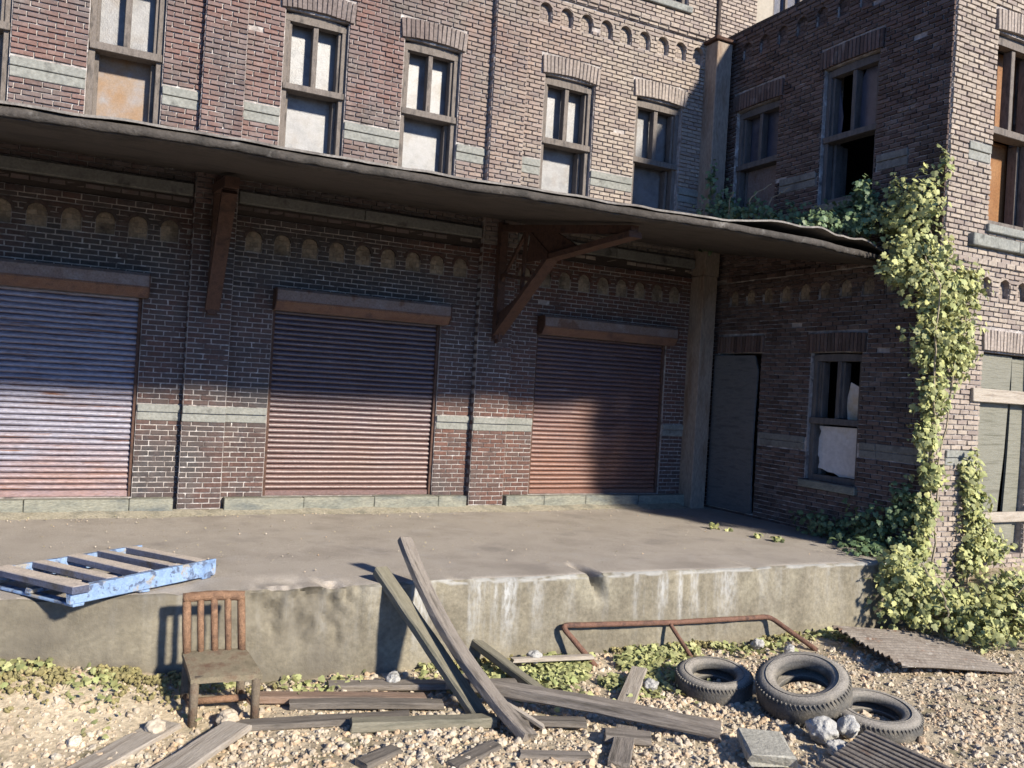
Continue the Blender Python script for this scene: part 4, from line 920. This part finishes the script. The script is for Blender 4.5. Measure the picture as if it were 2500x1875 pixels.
def near_rail():
    x = random.gauss(5.0, 1.0) if random.random() < .55 else random.uniform(3.5, 8.3); d = abs(random.gauss(0, .22)); y = edge_y(x)-.03-d
    if random.random() < .45: x, y = random.gauss(4.45, .45), random.gauss(-4.95, .25)
    if y > edge_y(x)-.02 or mn.noise((x*2.2, y*2.2, 6)) < -.12: return None
    return x, y
leafpatch('ground_ivy', 'pale green fallen leaves and creeping weeds along the platform foot', 3200, near_rail, (.03, .08), M['leafP'])
def scatter_weed():
    x = random.uniform(-.6, 5.0); y = edge_y(x)-.02-abs(random.gauss(0, .3))
    if mn.noise((x*2.5, y*2.5, 11)) < .05: return None
    return x, y
leafpatch('low_weeds', 'scattered small green weeds among gravel and planks', 650, scatter_weed, (.03, .07), M['leafP'])
def moss_p():
    x = random.gauss(.1, .7); y = edge_y(x)-.02-abs(random.gauss(0, .22))
    if x > 1.6 or mn.noise((x*3, y*3, 21)) < -.1: return None
    return x, y
P = []
while len(P) < 1100:
    p = moss_p()
    if p: P.append(p)
while len(P) < 2000:
    x = random.uniform(2.5, 8.4); y = edge_y(x)-.01-abs(random.gauss(0, .07))
    if mn.noise((x*1.6, 3, 31)) > .0: P.append((x, y))
P = np.array(P); n = len(P); s = rng.uniform(.006, .02, n); A = rotm(n)*(s[:, None]*rng.uniform(.6, 1.6, (n, 3)))[:, None, :]
T = np.column_stack([P, [gz(x, y) for x, y in P]+rng.uniform(0, .05, n)]); ib, jb = IV[:12], np.array([f for f in [(0, 11, 5), (0, 5, 1), (0, 1, 7), (0, 7, 10), (0, 10, 11), (1, 5, 9), (5, 11, 4), (11, 10, 2), (10, 7, 6), (7, 1, 8), (3, 9, 4), (3, 4, 2), (3, 2, 6), (3, 6, 8), (3, 8, 9), (4, 9, 5), (2, 4, 11), (6, 2, 10), (8, 6, 7), (9, 8, 1)]])
V, F = scatter(ib, jb, A, T); mo = npmesh('moss', V, F, M['moss'], kind='stuff'); mo['label'] = 'yellow green moss along the platform foot'
V, F = [], []
P = np.column_stack([rng.uniform(-.9, 8.8, 500), np.where(rng.uniform(0, 1, 500) < .45, -.35-np.abs(rng.normal(0, .15, 500)), rng.uniform(-4.0, -.3, 500))])
s_ = .003+.008*rng.uniform(0, 1, 500)**4; V, F = scatter(IV[:12], jb, rotm(500)*s_[:, None, None], np.column_stack([P, .012+s_*.3]))
gt_ = npmesh('grit', V, F, M['gravel'], kind='stuff'); gt_['label'] = 'pale grit strewn on the platform'
# dry litter on the slab
n = 900; X_ = rng.uniform(-.9, 8.6, n); Y_ = np.where(rng.uniform(0, 1, n) < .45, -.25-np.abs(rng.normal(0, .12, n)), rng.uniform(-3.9, -.3, n))
T = np.column_stack([X_, Y_, np.full(n, .022)]); A = leaf_mats(n, np.tile([0, -.1, 1.], (n, 1)), (.006, .030), .5); A[:, :, 0] *= rng.uniform(.2, .8, n)[:, None]
V, F = scatter(BV, BF, A, T); li = npmesh('dry_litter', V, F, M['debris'], kind='stuff'); li['label'] = 'dry leaf litter strewn on the platform'

# ------------------------------------------------------------------ planks and timber
def plank(name, p0, p1, w, th, m, label, cat='plank', roll=0., bend=0., group='loose timbers on the ground', jag=.012, nseg=14):
    p0, p1 = Vector(p0), Vector(p1); L = (p1-p0).length; d = (p1-p0).normalized()
    side = d.cross(Vector((0, 0, 1))).normalized(); up = side.cross(d).normalized()
    side, up = (side*math.cos(roll)+up*math.sin(roll), up*math.cos(roll)-side*math.sin(roll))
    mb = MB(); c = min(w, th)*.16; sd = random.uniform(0, 99)
    ring = [(-w/2+c, -th/2), (w/2-c, -th/2), (w/2, -th/2+c), (w/2, th/2-c), (w/2-c, th/2), (-w/2+c, th/2), (-w/2, th/2-c), (-w/2, -th/2+c)]
    for i in range(nseg+1):
        t = i/nseg; x = L*(t-.5); b = bend*(1-(2*t-1)**2)
        for k, (a, e) in enumerate(ring):
            j = random.uniform(-jag, jag) if i in (0, nseg) else 0
            n1 = .05*w*mn.noise((x*4, k*1.3, sd)); n2 = .08*th*mn.noise((x*5, k*1.7, sd+5))
            mb.v.append((x+j, a+n1, e+n2+b))
    for i in range(nseg):
        for k in range(8): mb.f.append((i*8+k, (i+1)*8+k, (i+1)*8+(k+1) % 8, i*8+(k+1) % 8))
    mb.f += [tuple(range(8)), tuple(nseg*8+k for k in range(8))[::-1]]; mb.mi = [0]*len(mb.f)
    o = mb.build(name, m); o.matrix_world = Matrix((d, side, up)).transposed().to_4x4(); o.location = (p0+p1)/2
    return tag(o, label, cat, group)
plank('plank', (2.57, -4.06, .085), (3.00, -5.45, -.80), .15, .085, M['woodG'], 'shorter greenish beam leaning on the platform edge, crossed by a longer beam', bend=.0)
plank('plank', (2.80, -4.04, .36), (3.16, -5.98, -.78), .15, .08, M['wood'], 'longest bent grey beam leaning highest above the platform edge', bend=-.13, roll=.25)
plank('plank', (3.50, -4.24, -.60), (3.70, -5.35, -.78), .13, .07, M['woodG'], 'short mossy beam sloping down from the platform face behind the crossed beams', roll=.2)
plank('beam', (2.92, -4.98, -.66), (4.55, -6.52, -.70), .13, .11, M['wood'], 'long heavy grey beam lying from under the crossed beams towards the tyres', 'beam', bend=.02)
plank('plank', (2.02, -4.50, -.77), (3.55, -5.02, -.74), .15, .05, M['wood'], 'grey plank lying flat nearest the platform behind the other timbers')
plank('plank', (1.40, -4.66, -.74), (2.68, -5.04, -.76), .14, .06, M['woodR'], 'reddish brown plank lying behind the chair legs')
plank('plank', (1.05, -5.05, -.78), (2.45, -5.30, -.78), .14, .05, M['woodD'], 'dark half buried plank on the gravel in front of the reddish plank')
plank('plank', (1.95, -5.38, -.76), (3.05, -5.62, -.77), .13, .08, M['woodG'], 'dark mossy beam ending at the feet of the leaning beams')
plank('plank', (4.86, -5.02, -.74), (4.20, -5.72, -.78), .15, .035, M['woodP'], 'pale board pointing up from the heavy beam towards the rusty rail')
plank('plank', (3.98, -6.08, -.77), (3.55, -6.60, -.78), .16, .035, M['wood'], 'short grey board below the heavy beam pointing at the viewer')
plank('plank', (1.62, -4.84, -.755), (2.78, -5.20, -.765), .12, .055, M['woodD'], 'dark board lying just in front of the reddish brown plank', bend=.01)
plank('plank', (3.10, -5.62, -.77), (3.72, -5.88, -.775), .12, .05, M['woodD'], 'short dark board lying below the middle of the heavy grey beam')
plank('plank', (3.74, -4.55, -.70), (4.58, -4.63, -.72), .07, .04, M['woodP'], 'thin pale lath beside the platform foot among the leaves')
plank('plank', (3.18, -5.55, -.68), (3.35, -5.85, -.77), .04, .03, M['woodP'], 'pale split sliver beside the feet of the leaning beams', jag=.03)
plank('plank', (.72, -4.90, -.77), (-.06, -5.72, -.78), .22, .04, M['woodP'], 'wide pale plank on the gravel below the chair, farther from the beams')
plank('plank', (1.18, -5.12, -.755), (.40, -5.98, -.77), .22, .045, M['woodP'], 'wide pale plank on the gravel below the chair, nearer the beams')
plank('plank', (1.85, -6.0, -.78), (2.14, -5.86, -.78), .12, .06, M['woodD'], 'short dark offcut half buried in gravel at the bottom centre')
plank('plank', (2.42, -6.25, -.78), (2.86, -6.02, -.78), .12, .06, M['woodD'], 'dark offcut in gravel just below the foot of the longest beam')
plank('plank', (2.95, -6.22, -.78), (3.42, -6.42, -.78), .10, .05, M['wood'], 'grey offcut lying in the gravel between the dark offcut and grey board')
plank('plank', (3.75, -6.12, -.78), (4.05, -6.30, -.78), .16, .06, M['wood'], 'stubby grey block under the heavy beam')
plank('concrete_slab', (4.80, -6.66, -.71), (4.60, -7.02, -.73), .34, .09, M['debris2'], 'flat broken grey slab with a split face lying in front of the tyres', 'slab', group='broken concrete near the tyres', jag=.035, nseg=6)

def subdiv(V, F):
    V = [tuple(v) for v in V]; c = {}; F2 = []
    def mid(a, b):
        k = (min(a, b), max(a, b))
        if k not in c:
            q = (np.array(V[a])+np.array(V[b]))/2; c[k] = len(V); V.append(tuple(q/np.linalg.norm(q)))
        return c[k]
    for a, b, d in F:
        x, y, z = mid(a, b), mid(b, d), mid(d, a); F2 += [(a, x, z), (b, y, x), (d, z, y), (x, y, z)]
    return np.array(V), np.array(F2)
IV3, IF3 = subdiv(*subdiv(IV, IF))
# ------------------------------------------------------------------ rubble
def rock(p, r, label, m=None, flat=.8, group='concrete lumps'):
    sd = random.uniform(0, 99)
    bv = np.array([Vector(v)*(1+.30*mn.noise((v[0]*1.5+sd, v[1]*1.5, v[2]*1.5))+.10*mn.noise((v[0]*3.5+sd, v[1]*3.5, v[2]*3.5))+.03*mn.noise((v[0]*9+sd, v[1]*9, v[2]*9))) for v in IV3])*r; bv[:, 2] *= flat
    o = npmesh('rubble_lump', bv+np.array(p), IF3, m or M['rubble'], org=p); o.rotation_euler = (random.uniform(0, .6), random.uniform(0, .6), random.uniform(0, 6))
    return tag(o, label, 'rubble', group)
rock((5.40, -6.74, -.72), .115, 'larger pale concrete lump propped in front of the middle tyre')
rock((5.66, -6.76, -.72), .092, 'smaller pale concrete lump between the middle and the rearmost tyre')
rock((5.30, -6.98, -.76), .08, 'low pale lump below the two lumps by the tyres')
rock((4.00, -4.52, -.70), .075, 'pale angular lump by the platform foot beside the thin lath')
rock((2.55, -4.62, -.72), .065, 'pale grey stone at the platform foot behind the grey plank')
rock((6.6, -4.75, -.74), .07, 'pale stone at the platform foot beside the rail leg')
rock((6.85, -4.95, -.76), .06, 'pale stone lying out from the platform by the last rail leg')
rock((.62, -5.02, -.74), .07, 'rounded tan stone touching the front chair leg', M['gravel'])
rock((1.12, -5.0, -.74), .075, 'largest tan stone under the chair seat', M['gravel'])
rock((4.75, -5.35, -.77), .07, 'pale stone just left of the tyre nearest the platform')
rock((.1, -5.05, -.76), .05, 'tan stone on the gravel left of the pale planks', M['gravel'])

# ------------------------------------------------------------------ tyres
def tyre(label, loc, rot, R, Wd=.21):
    root = thing('tyre', loc, label, 'tyre', 'old tyres dumped on the gravel', rot); ri = R*.53
    pr = [(ri, -.16), (ri*1.02, -.30), (ri*1.14, -.43), (R*.76, -.5), (R*.88, -.47), (R*.955, -.36), (R*.985, -.2), (R*.99, 0)]
    pr = pr+[(a, -b) for a, b in pr[-2::-1]]+[(ri*1.08, .14), (R*.84, .30), (R*.93, 0), (R*.84, -.30), (ri*1.08, -.14)]
    n = 56; k = len(pr); mb = MB()
    for i in range(n):
        t = 2*math.pi*i/n; w = 1+.012*mn.noise((math.cos(t)*1.5, math.sin(t)*1.5, R*50))
        for r, z in pr: mb.v.append((math.cos(t)*r*w, math.sin(t)*r*w, z*Wd))
    for i in range(n):
        for j in range(k): mb.f.append((i*k+j, ((i+1) % n)*k+j, ((i+1) % n)*k+(j+1) % k, i*k+(j+1) % k))
    mb.mi = [0]*len(mb.f); ORG[root.name] = Vector(); mb.build('tyre_body', M['rubber'], root, smooth=True)
    mb = MB(); nl = 64
    for i in range(nl):
        for s in (-1, 1):
            t = 2*math.pi*(i+.25*s)/nl; mt = Matrix.Rotation(t, 4, 'Z') @ Matrix.Translation((R*.968, 0, s*Wd*.27)) @ Matrix.Rotation(s*.35, 4, 'X')
            mb.box(-.012, .007, -.007, .007, -Wd*.15, Wd*.13, .004, mtx=mt)
    mb.build('tread', M['rubber'], root, kind='stuff')
    mb = MB(); mb.tube([(math.cos(t)*R*.75, math.sin(t)*R*.75, Wd*.5) for t in np.linspace(0, 2*math.pi, 49)], .006, 5, cap=False); mb.build('sidewall_ring', M['rubber'], root, smooth=True)
tyre('flat dusty tyre nearest the platform, with the rusty rail behind it', (5.31, -5.55, -.73), (.09, -.09, 0), .35, .22)
tyre('biggest dark tyre propped at a tilt between the two flat tyres', (5.70, -6.24, -.59), (.13, -.32, 0), .40, .26)
tyre('flat tyre half hidden behind the tilted tyre, nearest the slatted grate', (6.10, -6.65, -.74), (.10, -.05, 0), .38, .20)

# ------------------------------------------------------------------ corrugated sheets
def corrugated(label, o, ex, ey, nrid, amp, bow, name='corrugated_sheet'):
    o, ex, ey = Vector(o), Vector(ex), Vector(ey); nrm = ex.cross(ey).normalized()
    if nrm.z < 0: nrm = -nrm
    mb = MB(); nu, nv = 14, nrid*8
    for lay in (0, -.012):
        for i in range(nu+1):
            for j in range(nv+1):
                u, v = i/nu, j/nv; e = .03*mn.noise((v*14, 0, nrid)) if i in (0, nu) else 0
                mb.v.append(o+ex*(u+e)+ey*v+nrm*(amp*math.sin(v*nrid*2*math.pi)+lay+bow*math.sin(u*math.pi)*math.sin(v*2.5)+.012*mn.noise((u*3, v*3, 1))))
    w = nv+1; n = (nu+1)*w
    for i in range(nu):
        for j in range(nv): a, b, c, d = i*w+j, i*w+j+1, (i+1)*w+j+1, (i+1)*w+j; mb.f += [(a, b, c, d), (n+d, n+c, n+b, n+a)]
        for j in (0, nv): a, b = i*w+j, (i+1)*w+j; mb.f.append((a, b, n+b, n+a))
    for j in range(nv):
        for i in (0, nu): a, b = i*w+j, i*w+j+1; mb.f.append((a, b, n+b, n+a))
    mb.mi = [0]*len(mb.f)
    return tag(mb.build(name, M['corr'], org=o, smooth=True), label, 'metal sheet', 'corrugated metal sheets')
corrugated('rusty corrugated sheet lying raised beside the ivy bush', (7.80, -4.66, -.66), (1.42, -.22, -.14), (-.50, -1.32, .02), 15, .016, .02)
GT = thing('slatted_grate', (5.3, -7.3, -.74), 'slatted grate of long grey bars at the bottom edge below the tyres', 'grate')
for i in range(12):
    o_ = Vector((5.66, -6.93, -.70))+Vector((-.073, -.028, 0))*i; mb = MB()
    mb.box(-.022, .022, -1.0, 0, -.018, .018, .005, .004, mtx=Matrix.Translation(o_) @ Matrix.Rotation(.03+.01*random.uniform(-1, 1), 4, 'Z')); mb.build('bar', M['corr'], GT)
for t in (.18, .8):
    mb = MB(); a = Vector((5.70, -6.93-t, -.735)); b = a+Vector((-.073, -.028, 0))*11.6; d = (b-a).normalized(); L_ = (b-a).length
    mb.box(0, L_, -.025, .025, -.016, .016, .004, mtx=Matrix((d, Vector((-d.y, d.x, 0)), Vector((0, 0, 1)))).transposed().to_4x4()); mb.v = [tuple(Vector(v)+a) for v in mb.v]; mb.build('cross_bar', M['corr'], GT)

# ------------------------------------------------------------------ bent pipe rail
RL = thing('pipe_rail', (5.7, -4.5, -.8), 'bent rusty pipe rail with three legs leaning against the platform face', 'pipe rail')
def smoothpath(pts, k=10, r=.12):
    P = [Vector(p) for p in pts]; out = [P[0]]
    for i in range(1, len(P)-1):
        a = P[i]+(P[i-1]-P[i]).normalized()*r; b = P[i]+(P[i+1]-P[i]).normalized()*r
        for t in np.linspace(0, 1, 6): out.append(a.lerp(P[i], t).lerp(P[i].lerp(b, t), t))
    out.append(P[-1]); res = []
    for a, b in zip(out[:-1], out[1:]):
        m = max(1, int((b-a).length/.05))
        for q in range(m): res.append(a.lerp(b, q/m))
    return res+[out[-1]]
mb = MB(); mb.tube(smoothpath([(4.63, -4.62, -.82), (4.36, -4.38, -.47), (5.7, -4.42, -.53), (7.02, -4.47, -.55), (7.30, -4.92, -.82)], r=.07), .028, 9, .07); mb.build('top_rail', M['railrust'], RL, smooth=True)
mb = MB(); mb.tube(smoothpath([(5.66, -4.42, -.53), (5.72, -4.76, -.82)]), .022, 8, .07); mb.build('leg', M['railrust'], RL, smooth=True)

# ------------------------------------------------------------------ rusty chair
CHR = thing('chair', (1.05, -4.72, -.8), 'rusty slat back metal chair with a dusty square seat standing before the platform', 'chair')
B0, B1, F0, F1 = Vector((.86, -4.56, 0)), Vector((1.27, -4.60, 0)), Vector((.88, -4.93, 0)), Vector((1.32, -4.97, 0)); zb, zs, zt = -.84, -.40, .05
def at(p, z): return Vector((p.x, p.y, z))
for p, q in ((F0, .055), (F1, .055), (B0, .0), (B1, .0)):
    mb = MB(); mb.tube([at(p, zb), at(p, (zb+zs)/2), at(p, zs-.01-q)], .033, 10, .07); mb.build('leg', M['dustyrust'], CHR, smooth=True)
mb = MB(); n = 10
for lay, z in enumerate((zs-.03, zs+.025)):
    for i in range(n+1):
        for j in range(n+1):
            u, v = i/n, j/n; p = (B0.lerp(B1, u)).lerp(F0.lerp(F1, u), v); c = p-(B0+B1+F0+F1)/4; p = p+c*.16
            rr = .012*((2*u-1)**4+(2*v-1)**4)
            mb.v.append((p.x, p.y, z+.03-.075*v-(rr if lay else 0)-.008*lay*math.sin(u*3.14)*math.sin(v*3.14)+.003*mn.noise((u*5, v*5, 1))))
w = n+1; q = w*w
for i in range(n):
    for j in range(n): a, b, c, d = i*w+j, i*w+j+1, (i+1)*w+j+1, (i+1)*w+j; mb.f += [(a, b, c, d), (q+d, q+c, q+b, q+a)]
    for j in (0, n): mb.f.append((i*w+j, (i+1)*w+j, q+(i+1)*w+j, q+i*w+j)); mb.f.append((j*w+i, j*w+i+1, q+j*w+i+1, q+j*w+i))
mb.mi = [0]*len(mb.f)
seat_m = mat('dusty_rusty_seat', [(.125, .105, .07), (.175, .145, .098), (.12, .075, .05)], 8, bump=.5, bscale=60, fine=.2)
mb.build('seat', seat_m, CHR)
lean = Vector((-.02, .06, 0))
for nm, u in (('back_post', 0), ('slat', .25), ('slat', .5), ('slat', .75), ('back_post', 1)):
    p = B0.lerp(B1, u)+Vector((0, .01, 0)); r = .032 if nm == 'back_post' else .026
    mb = MB(); mb.tube([at(p, zs), at(p+lean*.5, (zs+zt)/2), at(p+lean, zt-.005)], r, 8, .1); mb.build(nm, M['rust'], CHR, smooth=True)
mb = MB(); mb.tube([at(B0.lerp(B1, u)+lean+Vector((0, .01+.012*math.sin(u*math.pi), 0)), zt+.008*math.sin(u*math.pi)) for u in np.linspace(-.06, 1.06, 14)], .040, 9, .07); mb.build('top_rail', M['rust'], CHR, smooth=True)
mb = MB(); mb.tube([at(F0.lerp(B0, .5), -.68), at(F1.lerp(B1, .5), -.68)], .028, 8, .07); mb.tube([at(F0, -.69), at(B0, -.69)], .018, 8, .06); mb.tube([at(F1, -.69), at(B1, -.69)], .018, 8, .06); mb.build('stretcher', M['rust'], CHR, smooth=True)
mb = MB()
for a, b in ((F0, F1), (F0, B0), (F1, B1)): mb.tube([at(a, zs-.05), at(b, zs-.05)], .026, 8, .05)
mb.build('apron', M['dustyrust'], CHR, smooth=True)

# ------------------------------------------------------------------ blue pallet
e1 = Vector((1.18, .88, .0)).normalized(); e2 = Vector((-.60, .80, 0)).normalized()
PL = thing('pallet', (.4, -3.8, 0), 'broken blue painted wooden pallet lying over the platform edge', 'pallet')
PO = Vector((.03, -4.46, .012)); e3 = Vector((0, 0, 1)); PM = Matrix((e1, e2, e3)).transposed().to_4x4(); PM.translation = PO
PM = PM @ Matrix.Rotation(.012, 4, 'Y')
for t in (0, .48, .95):
    mb = MB(); mb.box(0, 1.44, t, t+.055, .022, .158 if t != .48 else .068, .006, .007, mtx=PM); mb.build('stringer', M['bluewood'], PL)
for s, wd in ((-.01, .15), (.34, .12), (.65, .12), (.95, .12), (1.25, .11)):
    mb = MB(); mb.box(s, s+wd, .057 if s > 0 else -.02, .948, .108, .168, .006, .010, mtx=PM); mb.build('slat', M['dustywood'], PL)
for s in (.02, .62, 1.28):
    mb = MB(); mb.box(s, s+.10, 0, .98, 0, .020, .004, .004, mtx=PM); mb.build('base_board', M['bluewood'], PL)
mb = MB(); mb.box(.17, .34, .25, .9, .10, .118, .004, .01, mtx=PM @ Matrix.Rotation(.12, 4, 'Z')); mb.build('broken_slat', M['dustywood'], PL)
